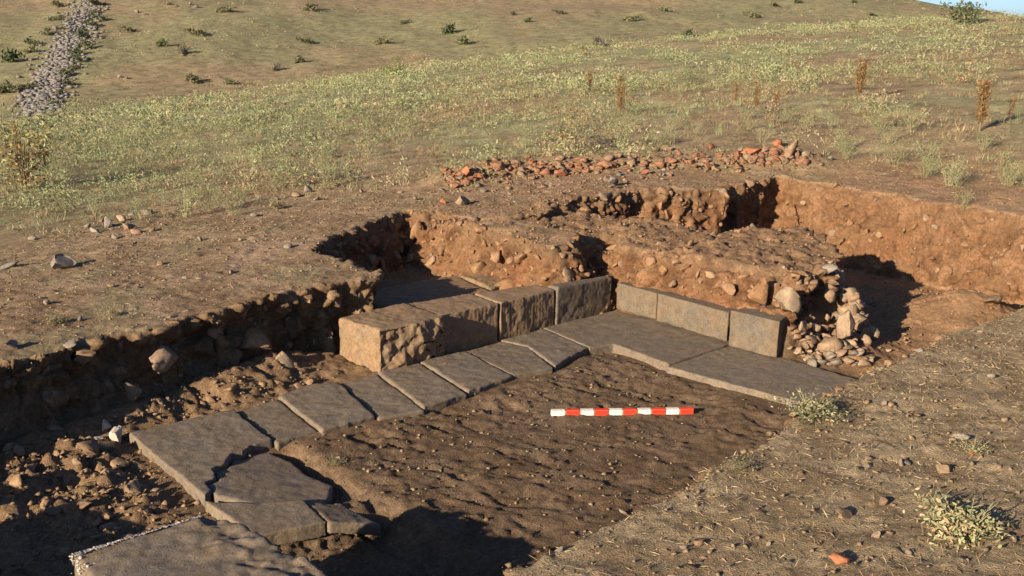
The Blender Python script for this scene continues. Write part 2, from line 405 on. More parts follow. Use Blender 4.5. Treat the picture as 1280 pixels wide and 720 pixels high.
def build_ground():
    st = .03
    gx = np.arange(NX0 - .3, NX1 + .3, st); gy = np.arange(NY0 - .3, NY1 + .3, st)
    X, Y = np.meshgrid(gx, gy); ny, nx = X.shape
    Z = np.empty_like(X)
    for a in range(0, ny, 60): Z[a:a+60] = dig_levels(X[a:a+60], Y[a:a+60])[-1]
    ok = near_in(X, Y) > -.2
    id_t = np.arange(nx*ny).reshape(ny, nx)
    Zb = np.full_like(Z, -.55)
    V = np.concatenate([np.stack([X, Y, Z], -1).reshape(-1, 3), np.stack([X, Y, Zb], -1).reshape(-1, 3)])
    nb = nx*ny
    cell = ok[:-1, :-1] & ok[1:, :-1] & ok[:-1, 1:] & ok[1:, 1:]
    q = np.stack([id_t[:-1, :-1], id_t[:-1, 1:], id_t[1:, 1:], id_t[1:, :-1]], -1)
    Ft = q[cell]; Fb = Ft[:, ::-1] + nb
    cp = np.pad(cell, 1)
    sides = []
    inn = cp[1:-1, 1:-1]
    for (dy, dx, e) in ((0, -1, (3, 0)), (0, 1, (1, 2)), (-1, 0, (0, 1)), (1, 0, (2, 3))):
        m = inn & ~cp[1+dy:cp.shape[0]-1+dy, 1+dx:cp.shape[1]-1+dx]
        a, b = q[m][:, e[0]], q[m][:, e[1]]
        sides.append(np.stack([b, a, a + nb, b + nb], -1))
    F = np.concatenate([Ft, Fb] + sides)
    used = np.unique(F); idx = np.full(len(V), -1); idx[used] = np.arange(len(used))
    me = np_mesh('work', V[used], idx[F])
    P, Q, _ = remesh_me(me, VOX)
    # drop the underside and the cut sides
    fc = P[Q].mean(1)
    Nv, fn = vnormals(P, Q)
    keep = (fc[:, 2] > -.40) & (near_in(fc[:, 0], fc[:, 1]) > 0)
    P, Q = compact(P, Q, keep)
    # one pass of smoothing of the voxel steps
    nbs = np.zeros_like(P); cnt = np.zeros(len(P))
    for k in range(4):
        a, b = Q[:, k], Q[:, (k+1) % 4]
        np.add.at(nbs, a, P[b]); np.add.at(cnt, a, 1); np.add.at(nbs, b, P[a]); np.add.at(cnt, b, 1)
    P = lerp(P, nbs/cnt[:, None], .6)
    Nv, fn = vnormals(P, Q)
    s, t, top, fl, sd, wd, sq, h = dig_levels(P[:, 0], P[:, 1])
    z = P[:, 2]
    inpit = sstep(.12, -.02, sd - (wd*.5 - .05))
    q = np.clip((z - fl)/np.maximum(top - fl, .05), 0, 1)
    spur = sstep(.12, -.05, sq)*sstep(.15, .30, z)
    steep = sstep(.85, .55, Nv[:, 2])
    wall = np.clip(sstep(.10, .25, q)*inpit*sstep(1.0, lerp(.93, .985, sstep(-2.3, -3.0, s)), q) + steep*inpit, 0, 1)
    wall = np.maximum(wall*np.maximum(sstep(-.45, -.30, sd), sstep(.45, .25, t)), spur)
    floor = np.clip(inpit*(1 - wall), 0, 1)*sstep(.35, .15, z)
    topm = np.clip(1 - wall - floor, 0, 1)
    near_right = sstep(2.7, 3.2, t)*topm
    bord = sstep(1.6, .1, near_in(P[:, 0], P[:, 1]) + fbm(P, 1.2, 3, 66)*.5)*sstep(6, 9, P[:, 1])
    # relief: stony clods in the sections, crumbs on the floor, hummocks above
    wq = P + np.c_[fbm(P, 6, 2, 201), fbm(P, 6, 2, 202), fbm(P, 6, 2, 203)]*.05
    w1, e1, wv1 = worley(wq*np.array([1, 1, 1.25]), 6.5, 3)
    w2, e2, wv2 = worley(wq, 14, 8)
    stones = (wv1 - .35)*.075*sstep(.0, .22, e1) + (wv2 - .4)*.030*sstep(.0, .25, e2)
    gul = fbm(P*np.array([1, 1, .35]), 5.0, 3, 21)
    rightw = sstep(-2.3, -3.0, s)
    leftw = sstep(1.9, 2.4, s)*sstep(1.0, .2, t)
    dw = stones*lerp(1.25, 1.0, rightw)*lerp(1, 1.5, leftw) + gul*.035*lerp(1, 1.0, rightw) + fbm(P, 14, 3, 31)*.02
    crease = 1 - np.abs(fbm(P, 13, 3, 37))*2.6
    dw = dw + np.clip(crease, -1, 1)*.016 + fbm(P, 30, 2, 39)*.008
    dw = dw*lerp(1, .6, spur*sstep(.6, .85, Nv[:, 2]))*lerp(1, 1.35, spur*sstep(.7, .4, Nv[:, 2]))
    dw = dw - .02 - leftw*.085*sstep(.92, .55, q) + leftw*.03*sstep(.86, .95, q)
    ends = sstep(1.25, 1.5, t)*sstep(-.12, -.25, s)*sstep(.2, .0, sq)*sstep(-1.0, -.8, s)
    dw = dw - ends*.17*sstep(.52, .40, z) + ends*stones*.9
    nface = sstep(-.25, -.5, t)*sstep(-2.6, -2.8, s)*sstep(-3.9, -3.7, s)
    dw = dw - nface*.12*sstep(.85, .5, q)
    n_p = sstep(.35, .65, fbm(P, 1.1, 3, 47)*.5 + .5)
    clod = fbm(P + fbm(P, 3, 2, 4)[:, None]*.06, 7, 3, 41)
    rid = 1 - np.abs(fbm(np.c_[s*2.2 + t*.5, t*.9, z*2] + fbm(P, 4, 2, 46)[:, None]*.16, 4.6, 4, 43)*2.2)
    df = np.clip(rid, -1, 1)*.021*(.3 + n_p) + clod*.013 + fbm(P, 2.2, 2, 48)*.018 + fbm(P, 24, 2, 49)*.007 - .010 + (wv2 - .5)*.003*sstep(0, .3, e2) + sstep(.5, .2, w2)*.012*(wv2 > .55)
    rough_l = sstep(4.5, 4.9, s)*1.3 + leftw*1.0
    df = df*(1 + rough_l*.3) + stones*rough_l*.28 + fbm(P, 4, 3, 45)*.03*rough_l
    dt = fbm(P, 3.2, 4, 51)*.020 + fbm(P, 15, 3, 53)*.013 + sstep(.45, .2, w2)*.010*(wv2 > .62)
    edge = sstep(.05, .4, near_in(P[:, 0], P[:, 1]))
    sl = sstep(-.04, .02, t)*sstep(.84, .78, t)*sstep(4.66, 4.6, s) 
    sl = np.clip(np.maximum(sl, sstep(.95, .88, s)*sstep(-.12, -.05, s)*sstep(2.6, 2.5, t)*sstep(-.04, .02, t)), 0, 1)*(1 - wall)
    df = lerp(df, np.clip(df*.3, -.012, .003) - .005, sl)
    d = (dw*wall + df*floor + dt*topm)*edge
    lipn = fbm(P, 9, 3, 61)*.06*sstep(.12, .0, np.abs(sd))*sstep(.6, .9, q)
    d = d + lipn*(1 - near_right*.5)
    P = P + Nv*d[:, None]
    # soil colours
    def mixc(a, b, f): return np.asarray(a)*(1 - f[:, None]) + np.asarray(b)*f[:, None]
    one = np.ones(len(P))
    n_a = fbm(P, 1.3, 4, 71)*.5 + .5; n_b = fbm(P, 5, 3, 73)*.5 + .5; n_c = fbm(P, 19, 3, 77)*.5 + .5
    ctop = mixc((.225, .155, .092), (.35, .258, .165), sstep(.3, .7, n_a*.45 + n_b*.55))
    ctop = mixc(ctop, (.17, .115, .07), sstep(.55, .75, n_c)*.6)
    ctop = mixc(ctop, (.36, .255, .18), sstep(.56, .70, fbm(P, 2.6, 4, 75)*.5 + .5)*.6)
    ctop = mixc(ctop, (.27, .24, .14), sstep(.58, .72, fbm(P, 1.7, 4, 76)*.5 + .5)*.5)
    red = sstep(7.0, 10.5, P[:, 1])*sstep(-3, 1, P[:, 0])
    ctop = mixc(ctop, (.34, .19, .105), red*.5*sstep(.35, .65, n_b))
    cr = mixc((.245, .182, .108), (.345, .27, .17), sstep(.3, .7, n_b))
    ctop = mixc(ctop, cr, near_right)
    ctop = mixc(ctop, far_col(P[:, 0], P[:, 1]), bord)
    cw = mixc((.168, .086, .043), (.225, .130, .071), sstep(.25, .75, n_b))
    cw = mixc(cw, (.20, .095, .045), sstep(.5, .75, n_a)*.6)*(.74 + .52*wv1)[:, None]*(.84 + .32*wv2)[:, None]
    cleft_c = mixc((.16, .10, .055), (.24, .16, .09), sstep(.3, .7, n_b))
    cw = mixc(cw, cleft_c, np.clip(leftw + .5*sstep(2.0, 3, t), 0, 1))
    cw = mixc(cw, (.25, .165, .098), sstep(.12, -.05, sq)*sstep(.45, .58, z)*.8)
    hum = sstep(.70, .92, q)*(1 - sstep(.1, -.05, sq))
    cw = mixc(cw, (.20, .135, .08), hum*lerp(.7, .25, rightw)*sstep(.2, .6, n_c + .2*n_b))
    cf = mixc((.135, .090, .055), (.185, .130, .085), sstep(.3, .7, n_b*.6 + n_c*.4))
    cf = mixc(cf, (.25, .165, .095), np.clip(leftw + sstep(4.5, 4.9, s), 0, 1)*.75)
    cf = mixc(cf, (.31, .19, .105), sstep(-.1, -.5, s))
    cf = mixc(cf, (.24, .16, .09), sstep(-.30, -.5, t)*sstep(2.4, 2.0, s)*sstep(-.1, .3, s))
    cw = np.where((s < -2.6)[:, None], cw*.7 + .3*np.array([.225, .130, .070]), cw)
    c = ctop*topm[:, None] + cw*wall[:, None] + cf*floor[:, None]
    c = np.clip(c, .02, .8)
    # split into ground, floor, sections and the standing earth
    def fm(a): return a[Q].mean(1)
    sp_f = (fm(sq) < .03) & (fm(z) > .16) & (fm(inpit) > .5)
    wl_f = (fm(wall) > .5) & ~sp_f
    fl_f = (fm(floor) > .5) & ~sp_f & ~wl_f
    tp_f = ~(sp_f | wl_f | fl_f)
    res = {}
    sf, tf = fm(s), fm(t)
    wall_sets = [('trench_wall', wl_f & (sf > 1.95) & (tf < 2.4)), ('trench_wall', wl_f & (sf <= 1.95) & (sf > -2.7) & (tf < 2.4)),
                 ('trench_wall', wl_f & (sf <= -2.7) & (tf < 2.9)), ('trench_wall', wl_f & ~((sf > 1.95) & (tf < 2.4)) & ~((sf <= 1.95) & (sf > -2.7) & (tf < 2.4)) & ~((sf <= -2.7) & (tf < 2.9)))]
    objs = []
    for nm, mk in [('ground', tp_f), ('trench_floor', fl_f), ('earth_bank', sp_f)] + wall_sets:
        v, f, cc = compact(P, Q, mk, c)
        o = link(nm, np_mesh(nm, v, f, M_SOIL, cc, True)); o['kind'] = 'structure'
        objs.append(o)
    return P, Q, wall, floor, topm, s, t, sq, z, objs

GP, GQ, g_wall, g_floor, g_top, g_s, g_t, g_sq, g_z, g_objs = build_ground()
GROUND, FLOOR, BANK, WALL_L, WALL_B, WALL_R, WALL_N = g_objs

# height map of the finished near ground
ZS = .03
zx0, zy0 = NX0 - .1, NY0 - .1
zw, zh = int((NX1 - NX0 + .2)/ZS) + 1, int((NY1 - NY0 + .2)/ZS) + 1
ZM = np.full((zh, zw), -9.0)
np.maximum.at(ZM, (((GP[:, 1] - zy0)/ZS).astype(int), ((GP[:, 0] - zx0)/ZS).astype(int)), GP[:, 2])
def far_h(x, y):
    p = np.stack([x, y, np.zeros_like(x)], -1); r = np.hypot(x, y)
    n = fbm(p, .55, 4, 81)*.11*sstep(9, 20, r) + fbm(p, .09, 3, 85)*.55*sstep(30, 80, r)
    return land(x, y) + n
def ground_z(x, y):
    x = np.atleast_1d(np.asarray(x, float)); y = np.atleast_1d(np.asarray(y, float))
    ins = near_in(x, y) > .03
    ix = np.clip(((x - zx0)/ZS).astype(int), 0, zw-1); iy = np.clip(((y - zy0)/ZS).astype(int), 0, zh-1)
    zn = ZM[iy, ix]
    bad = zn < -5
    out = np.where(ins & ~bad, zn, np.nan)
    m = np.isnan(out)
    if m.any(): out[m] = np.where(ins[m], dug(x[m], y[m]), far_h(x[m], y[m]))
    return out

def ray(u, v):
    d = _f + (u - 640)/FPX*_r - (v - 360)/FPX*_u
    return d
def hit(u, v, lift=0.0, fn=None):
    """where the sight line through a photograph point meets the land"""
    d = ray(u, v); fn = fn or (lambda x, y: np.where(near_in(x, y) > 0, dug(x, y), far_h(x, y)))
    ts = np.exp(np.linspace(math.log(2.0), math.log(400.0), 900))
    p = np.array([0, 0, CAM_H])[None] + ts[:, None]*d[None]
    g = fn(p[:, 0], p[:, 1]) + lift
    b = np.nonzero(p[:, 2] < g)[0]
    if len(b) == 0: return None
    k = b[0]
    if k == 0: return p[0]
    a0 = p[k-1, 2] - g[k-1]; a1 = p[k, 2] - g[k]; f = a0/(a0 - a1 + 1e-12)
    return p[k-1]*(1-f) + p[k]*f

# ------------------------------------------------------------------ the slope and hill beyond
def build_far():
    az = np.radians(np.concatenate([np.arange(-180, -36, 4.0), np.arange(-36, 36.01, .28), np.arange(40, 180, 4.0)]))
    rr = np.exp(np.arange(math.log(1.2), math.log(1500), .0165))
    Rg, Ag = np.meshgrid(rr, az); X = Rg*np.sin(Ag); Y = Rg*np.cos(Ag)
    Z = np.empty_like(X)
    for a in range(0, len(az), 40): Z[a:a+40] = far_h(X[a:a+40].ravel(), Y[a:a+40].ravel()).reshape(X[a:a+40].shape)
    ni = near_in(X, Y)
    Z = Z - .035*sstep(-.05, .12, ni)
    na, nr = X.shape; I = np.arange(na*nr).reshape(na, nr)
    I2 = np.roll(I, -1, 0)
    F = np.stack([I[:, :-1], I[:, 1:], I2[:, 1:], I2[:, :-1]], -1).reshape(-1, 4)[:, ::-1]
    V = np.stack([X, Y, Z], -1).reshape(-1, 3)
    V = np.concatenate([V, [[0, 0, .9]]]); 
    cap = np.stack([I[:, 0], I2[:, 0], I2[:, 0], np.full(na, len(V)-1)], -1)
    keep = ~((ni.ravel()[F] > .30).all(1))
    F = F[keep]
    col = far_col(V[:, 0], V[:, 1])
    used = np.unique(F); idx = np.full(len(V), -1); idx[used] = np.arange(len(used))
    o = link('hillside', np_mesh('hillside', V[used], idx[F], M_FAR, col[used], True)); o['kind'] = 'structure'
    return o
HILL = build_far()
#@@NEXT@@
# ------------------------------------------------------------------ cut stone: floor slabs, kerb blocks, upright slabs
def rough_outline(poly, step, amp, rng):
    out = []
    n = len(poly)
    for k in range(n):
        a, b = np.array(poly[k], float), np.array(poly[(k+1) % n], float)
        L = np.linalg.norm(b - a); m = max(1, int(L/step)); e = (b - a)/max(L, 1e-9); nn = np.array([e[1], -e[0]])
        walk = 0
        for j in range(m):
            f = j/m
            walk = .6*walk + rng.normal(0, amp) if j else 0
            out.append(a + (b - a)*f + nn*walk)
    return np.array(out)

def carve(name, poly, z0, z1, mat, vox=.0105, edge=.008, relief=.004, step=.11, tilt=(0, 0), lump=None, seed=0, round_=1, grow=0.0):
    """a slab or block cut to a plan outline (s, t), with worn arrises and an uneven face; its own mesh with its origin at the centre"""
    rng = np.random.default_rng(seed + 100)
    if grow: poly = (lambda q: q.mean(0) + (q - q.mean(0))*(1 + grow/np.linalg.norm(q - q.mean(0), axis=1, keepdims=True)))(np.array(poly, float))
    out = rough_outline(poly, step, edge*.30, rng)
    a2 = 0.5*np.sum(out[:, 0]*np.roll(out[:, 1], -1) - np.roll(out[:, 0], -1)*out[:, 1])
    xy = np.array([LW(*q) for q in out]); cx, cy = xy.mean(0)
    ar = 0.5*np.sum(xy[:, 0]*np.roll(xy[:, 1], -1) - np.roll(xy[:, 0], -1)*xy[:, 1])
    if ar < 0: xy = xy[::-1]
    n = len(xy)
    V = [(x - cx, y - cy, z0) for x, y in xy] + [(x - cx, y - cy, z1) for x, y in xy]
    F = [tuple(range(n))[::-1], tuple(range(n, 2*n))] + [(k, (k+1) % n, n + (k+1) % n, n + k) for k in range(n)]
    P, Q, Nn = remeshed(V, F, vox)
    for _ in range(round_):
        nbs = np.zeros_like(P); cnt = np.zeros(len(P))
        for k in range(4):
            a, b = Q[:, k], Q[:, (k+1) % 4]
            np.add.at(nbs, a, P[b]); np.add.at(cnt, a, 1); np.add.at(nbs, b, P[a]); np.add.at(cnt, b, 1)
        P = lerp(P, nbs/cnt[:, None], .5)
    Nn, _ = vnormals(P, Q)
    G = P + [cx, cy, 0]
    rim = np.clip(1 - np.max(np.abs(Nn), axis=1), 0, .45)/.45
    d = fbm(G, 7, 3, seed)*relief + fbm(G, 28, 3, seed+3)*relief*.5 - rim*np.clip(fbm(G, 9, 3, seed+7) - .05, 0, 1)*edge*3
    s_, t_ = to_st(G[:, 0], G[:, 1])
    if lump is not None: d = d + lump(G, s_, t_, Nn)
    P = P + Nn*d[:, None]
    P[:, 2] += (s_ - s_.mean())*tilt[0] + (t_ - t_.mean())*tilt[1]
    P, Q = compact(P, Q, vnormals(P, Q)[1][:, 2] > -.5)
    me = np_mesh(name, P, Q, mat, None, True)
    return link(name, me, loc=(cx, cy, 0))

G_SL = 'dressed slabs paving the chamber edge'
slabs = [
 ([(4.53, .0), (3.83, .03), (3.90, .66), (4.05, .66), (4.13, .71), (4.20, .695), (4.29, .80), (4.38, .82), (4.42, .94), (4.50, .97), (4.515, 1.08), (4.585, 1.13)], 0.0, (0, .004), 'large grey floor slab at the left end of the paved edge, nearest the pale lump'),
 ([(4.52, 1.14), (4.495, .99), (4.41, .96), (4.37, .84), (4.28, .82), (4.19, .715), (4.13, .73), (4.05, .68), (3.94, .70), (3.90, .88), (3.93, 1.10), (3.885, 1.32), (3.99, 1.45), (4.10, 1.525), (4.39, 1.36)], -.045, (.11, -.012), 'broken shaded floor slab with a split lower edge below the large left slab'),
 ([(4.60, 1.17), (4.39, 1.36), (4.18, 1.48), (4.21, 1.76), (4.58, 1.69)], -.018, (.02, -.015), 'thin sunlit floor slab piece just above the white crusted block'),
 ([(4.165, 1.49), (3.99, 1.59), (3.94, 1.88), (4.195, 1.78)], -.055, (.22, -.015), 'small dark tilted slab piece beside the thin sunlit piece near the white crusted block'),
 ([(3.815, .06), (3.49, .02), (3.585, .68), (3.88, .69)], -.016, (0, 0), 'narrow floor slab second from the left end, between two wider slabs'),
 ([(3.475, .02), (3.20, -.05), (3.0, .02), (3.175, .74), (3.575, .73)], .006, (0, .004), 'floor slab third from the left with a rounded upper edge'),
 ([(2.985, .03), (2.66, .025), (2.83, .83), (3.16, .76)], -.012, (0, .0), 'floor slab in front of the broken end block, fourth from the left'),
 ([(2.645, .03), (2.28, .05), (2.43, .80), (2.815, .81)], .006, (.0, .0), 'floor slab with pale joints in front of the first kerb block joint'),
 ([(2.265, .05), (1.83, .06), (1.93, .73), (2.40, .79)], .010, (.01, .0), 'dirt covered floor slab in front of the grooved kerb block'),
 ([(1.815, .06), (1.43, .04), (1.37, .30), (1.57, .79), (1.91, .72)], .004, (0, .012), 'cracked narrow floor slab with crumbling front edge, left of the last narrow slab'),
 ([(1.415, .03), (.93, .02), (1.01, .62), (1.30, .70), (1.54, .79), (1.36, .29)], .014, (0, .008), 'worn floor slab left of the big corner slab with a sunken broken front'),
 ([(.905, .01), (-.06, .01), (-.05, 1.29), (.83, 1.31), (.77, .69), (.995, .64)], .014, (0, 0), 'big smooth corner floor slab in the angle of the kerb and upright slabs'),
 ([(-.06, 1.305), (-.04, 2.42), (.2, 2.50), (.72, 2.44), (.86, 1.33)], .0, (0, -.004), 'long smooth floor slab at the right running out under the soil edge'),
]
slab_objs = []
for k, (pl, z, tl, lab) in enumerate(slabs):
    o = carve('floor_slab', pl, -.10 + min(z, 0)*.5, z, M_SLAB, tilt=tl, seed=10*k+1, grow=.009, relief=.004 if k > 10 else .007, edge=.006 if k > 10 else .009)
    tag(o, lab, 'stone slab', G_SL); slab_objs.append(o)

G_BL = 'stone kerb blocks along the back of the chamber'
def broken_face(G, s, t, Nn):
    f = sstep(-.03, .0, t)*np.clip(Nn[:, 0]*BX[0] + Nn[:, 1]*BX[1], 0, 1)
    w1, _e, wv = worley(G, 6.5, 77)
    return f*(fbm(G, 6, 3, 78)*.05 + (wv - .5)*.045*sstep(0, .2, _e) + fbm(G, 16, 2, 79)*.02 - .012) + sstep(.2, .33, G[:, 2])*f*.0
def tooled(G, s, t, Nn):
    f = np.clip(Nn[:, 0]*BX[0] + Nn[:, 1]*BX[1], 0, 1)
    return f*(np.sin(s*170 + fbm(G, 8, 2, 5)*2)*.0010*(.5 + .5*vnoise(G, 5, 6)) + fbm(G, 13, 3, 12)*.006)
o = carve('kerb_block', [(2.68, -.44), (2.05, -.45), (2.02, .045), (2.34, .07), (2.62, .03)], -.04, .325, M_BLOCK, seed=201, lump=broken_face, edge=.016, relief=.010, tilt=(-.01, 0))
tag(o, 'broken kerb block with a hacked rough face at the left end of the row', 'stone block', G_BL)
o = carve('kerb_block', [(2.035, -.46), (1.40, -.40), (1.425, .0), (2.01, -.012)], -.04, .315, M_BLOCK, seed=211, lump=tooled, edge=.010, relief=.007)
tag(o, 'kerb block with fine vertical tool marks, second from the broken end', 'stone block', G_BL)
o = carve('kerb_block', [(1.385, -.36), (.78, -.24), (.775, -.005), (1.41, .012)], -.04, .325, M_BLOCK, seed=221, lump=tooled, edge=.009, relief=.006, tilt=(-.012, 0))
tag(o, 'kerb block tapering at its back, between the tooled block and the thin upright slab', 'stone block', G_BL)
o = carve('kerb_slab', [(.765, -.11), (.05, -.10), (.05, -.012), (.76, .01)], -.02, .335, M_PANEL, seed=231, edge=.007, relief=.005, tilt=(.035, 0))
tag(o, 'thin upright kerb slab closing the row at the inner corner', 'stone slab')
o = carve('back_slab', [(2.12, -1.32), (1.2, -1.36), (.82, -1.30), (.93, -.69), (1.5, -.70), (2.1, -.72)], .02, .205, M_BLOCK, seed=241, edge=.012, relief=.008)
tag(o, 'flat stone slab half in shadow lying behind the kerb blocks', 'stone slab')
o = carve('back_slab', [(.895, -.70), (.80, -1.25), (.60, -1.15), (.62, -.72)], .04, .215, M_BLOCK, seed=251, edge=.016, relief=.012)
tag(o, 'small stone against the orange section at the end of the flat back slab', 'stone slab')
G_UP = 'upright slabs lining the right side of the chamber'
o = carve('upright_slab', [(-.09, .03), (-.09, .495), (.035, .505), (.03, .03)], .032, .275, M_PANEL, seed=261, edge=.005, relief=.003)
tag(o, 'narrow upright slab beside the inner corner, the first of three', 'stone slab', G_UP)
o = carve('upright_slab', [(-.09, .515), (-.06, 1.30), (.085, 1.30), (.04, .515)], .032, .285, M_PANEL, seed=271, edge=.006, relief=.003, tilt=(0, .012))
tag(o, 'long upright slab in the middle of the right lining', 'stone slab', G_UP)
o = carve('upright_slab', [(-.34, 1.34), (-.28, 1.66), (.06, 1.77), (.095, 1.325)], .014, .315, M_PANEL, seed=281, edge=.007, relief=.004)
tag(o, 'thick upright slab at the outer end beside the fallen rubble', 'stone slab', G_UP)

# the block in the near left corner, with its limy crust
def earth_top(G, s, t, Nn):
    up = np.clip(Nn[:, 2], 0, 1)
    w1, _e, wv = worley(G, 6.5, 5)
    return up*sstep(5.25, 5.0, s)*((wv - .3)*.035*sstep(0, .35, _e) + fbm(G, 7, 3, 6)*.035 + fbm(G, 22, 2, 7)*.012) + fbm(G, 5, 3, 8)*.012
blk = carve('corner_block', [(5.60, 1.98), (5.0, 2.0), (4.93, 2.14), (4.86, 2.8), (4.84, 3.3), (5.65, 3.3)], -.06, .36, M_SLAB, vox=.013, seed=291, edge=.016, relief=.008, lump=earth_top)
tag(blk, 'large stone block with earthy lumps on top and a white crust along one edge', 'stone block')
def crust():
    rng = np.random.default_rng(3); V = []; F = []
    n = 140
    for k in range(n):
        f = k/(n - 1); s = lerp(5.60, 5.02, f); e = lerp(1.98, 2.0, f); wv_ = rng.uniform(.3, 1.0)*(1.5 if f < .3 else 1.0)
        for dt_, z in ((.014 + .022*wv_, .3655), (.002, .360 + rng.uniform(-.002, .002)), (-.008, .350), (-.012 - rng.uniform(0, .004), .335 - .03*wv_)):
            x, y = LW(s + rng.normal(0, .002), e + dt_); V.append((x - blk.location.x, y - blk.location.y, z - blk.location.z))
        if k:
            b = len(V) - 8
            for j in range(3): F += [(b + j, b + j + 1, b + 5 + j), (b + j, b + 5 + j, b + 4 + j)]
    for k in range(130):
        f = rng.random()*.25
        s = lerp(5.58, 5.02, f) + rng.normal(0, .006); t = lerp(2.0, 1.99, f) + rng.normal(0, .012)
        if rng.random() < .4: s, t = 5.58 + rng.normal(0, .02), 1.98 + rng.random()*.14
        x, y = LW(s, t); z = .358 - abs(rng.normal(0, .022))*(2.2 if f < .3 else .6)
        r = rng.uniform(.004, .012)
        b = len(V); pts = rng.normal(0, 1, (6, 3)); base = np.array([[1, 0, 0], [-1, 0, 0], [0, 1, 0], [0, -1, 0], [0, 0, 1], [0, 0, -1]]) + pts*.2
        base = base*[1, 1, .45]
        V += [tuple(np.array([x, y, z]) + p*r - np.array(blk.location)) for p in base]
        for a, c, d in ((0, 2, 4), (2, 1, 4), (1, 3, 4), (3, 0, 4), (2, 0, 5), (1, 2, 5), (3, 1, 5), (0, 3, 5)): F.append((b+a, b+c, b+d))
    return link('white_crust', np_mesh('white_crust', V, F, M_WHITE), blk)
tag(crust(), 'flaking white crust', kind='stuff')

# ------------------------------------------------------------------ the ranging pole
M_RP, M_WP = mat_paint('red_paint', (.80, .035, .012)), mat_paint('white_paint', (.80, .79, .76))
pa, pb = hit(688.5, 520), hit(868, 517.5)
pv = Vector(pb - pa); plen = 1.0
pole = link('ranging_pole', None, loc=(pa[0], pa[1], 0)); tag(pole, 'red and white banded measuring rod lying on the chamber floor', 'measuring rod')
pole.rotation_euler = (0, 0, math.atan2(pv.y, pv.x))
pz = max(float(ground_z(*[np.linspace(pa[k], pb[k], 40) for k in (0, 1)]).max()) - .012, -.10)
def band_mesh(mat, nm):
    bm = bmesh.new(); bmesh.ops.create_cube(bm, size=1)
    for v in bm.verts: v.co = Vector((v.co.x*.0985, v.co.y*.038, v.co.z*.042))
    bmesh.ops.bevel(bm, geom=bm.edges[:], offset=.004, segments=2, affect='EDGES')
    me = bpy.data.meshes.new(nm); bm.to_mesh(me); bm.free(); me.materials.append(mat); return me
mw, mr = band_mesh(M_WP, 'white_band'), band_mesh(M_RP, 'red_band')
for k in range(10):
    link('red_band' if k % 2 else 'white_band', mr if k % 2 else mw, pole, loc=(.05 + k*.1, 0, pz + .02))
core = bmesh.new(); bmesh.ops.create_cube(core, size=1)
for v in core.verts: v.co = Vector((v.co.x*.99 + .5, v.co.y*.034, v.co.z*.038 + pz + .02))
me = bpy.data.meshes.new('wooden_core'); core.to_mesh(me); core.free(); me.materials.append(M_TWIG); link('wooden_core', me, pole)

# ------------------------------------------------------------------ loose stones
def rock_me(seed, sub, mat, planes=15, rough=.05):
    rng = np.random.default_rng(seed); bm = bmesh.new(); bmesh.ops.create_icosphere(bm, subdivisions=sub, radius=1.0)
    P = np.array([v.co[:] for v in bm.verts]); F = [[v.index for v in f.verts] for f in bm.faces]; bm.free()
    for k in range(planes):
        n = rng.normal(0, 1, 3); n /= np.linalg.norm(n); d = rng.uniform(.30, .70)
        e = P @ n - d; P = P - np.maximum(e, 0)[:, None]*n
    P = P*(1 + fbm(P, 1.6, 2, seed)[:, None]*rough*.9) + np.c_[vnoise(P, 5, seed+1), vnoise(P, 5, seed+2), vnoise(P, 5, seed+3)]*rough*.6
    P /= np.abs(P).max()
    return np_mesh('stone', P, F, mat, None, False)
ROCKS = {}
def rock(mat, sub, k):
    key = (mat.name, sub, k % 9)
    if key not in ROCKS: ROCKS[key] = rock_me(hash(key[2]*7 + sub) % 1000 + 13*len(mat.name), sub, mat)
    return ROCKS[key]
def put_rock(name, p, size, mat, sub=2, sq=(1, .8, .62), rng=random, parent=None, rot=None, sink=.3):
    e = (rng.uniform(-.35, .35), rng.uniform(-.35, .35), rng.uniform(0, 6.28)) if rot is None else rot
    sc = tuple(size*.5*q*rng.uniform(.85, 1.15) for q in sq)
    return link(name, rock(mat, sub, rng.randrange(9)), parent, loc=(p[0], p[1], p[2] + sc[2]*(1 - 2*sink)*.8), rot=e, sc=sc)
def px_size(p, px): return px*float(np.dot(np.array(p) - [0, 0, CAM_H], _f))/FPX
def gpt(u, v):
    p = hit(u, v)
    p = np.array(p); p[2] = float(ground_z(p[0], p[1])[0]); return p

# stones caught in the cut faces: pieces of the section they sit in
def embed(parent, mask, n, smin_, smax_, mats, seed, sub=2, push=.05, cap=1.0):
    rng = random.Random(seed); r2 = np.random.default_rng(seed)
    idx = np.nonzero(mask)[0]
    if len(idx) == 0: return
    got = []
    for i in r2.permutation(idx):
        p = GP[i]; size = smin_ + (smax_ - smin_)*rng.random()**2.0
        if any((p[0]-q[0])**2 + (p[1]-q[1])**2 + (p[2]-q[2])**2 < ((size + q[3])*.42)**2 for q in got): continue
        got.append((p[0], p[1], p[2], size))
        nrm = GN[i]; m = rng.choice(mats)
        sc = (size*.5*rng.uniform(.8, 1.25), size*.5*rng.uniform(.65, 1.0), size*.5*rng.uniform(.45, .8))
        pos = p - nrm*sc[2]*push
        q = Vector(nrm).to_track_quat('Z', 'Y').to_euler()
        o = link('stone', rock(m, sub, rng.randrange(9)), parent, loc=tuple(pos), rot=(q.x + rng.uniform(-.5, .5), q.y + rng.uniform(-.5, .5), q.z + rng.uniform(-1.5, 1.5)), sc=sc)
        if len(got) >= n: break
GN, _ = vnormals(GP, GQ)
wl = g_wall > .6
embed(WALL_L, wl & (g_s > 1.95) & (g_s < 6) & (g_t < 1) & (g_z < .45) & (g_sq > .2), 120, .05, .24, [M_BROWN, M_BROWN, M_TAN, M_BROWN], 1, push=.35)
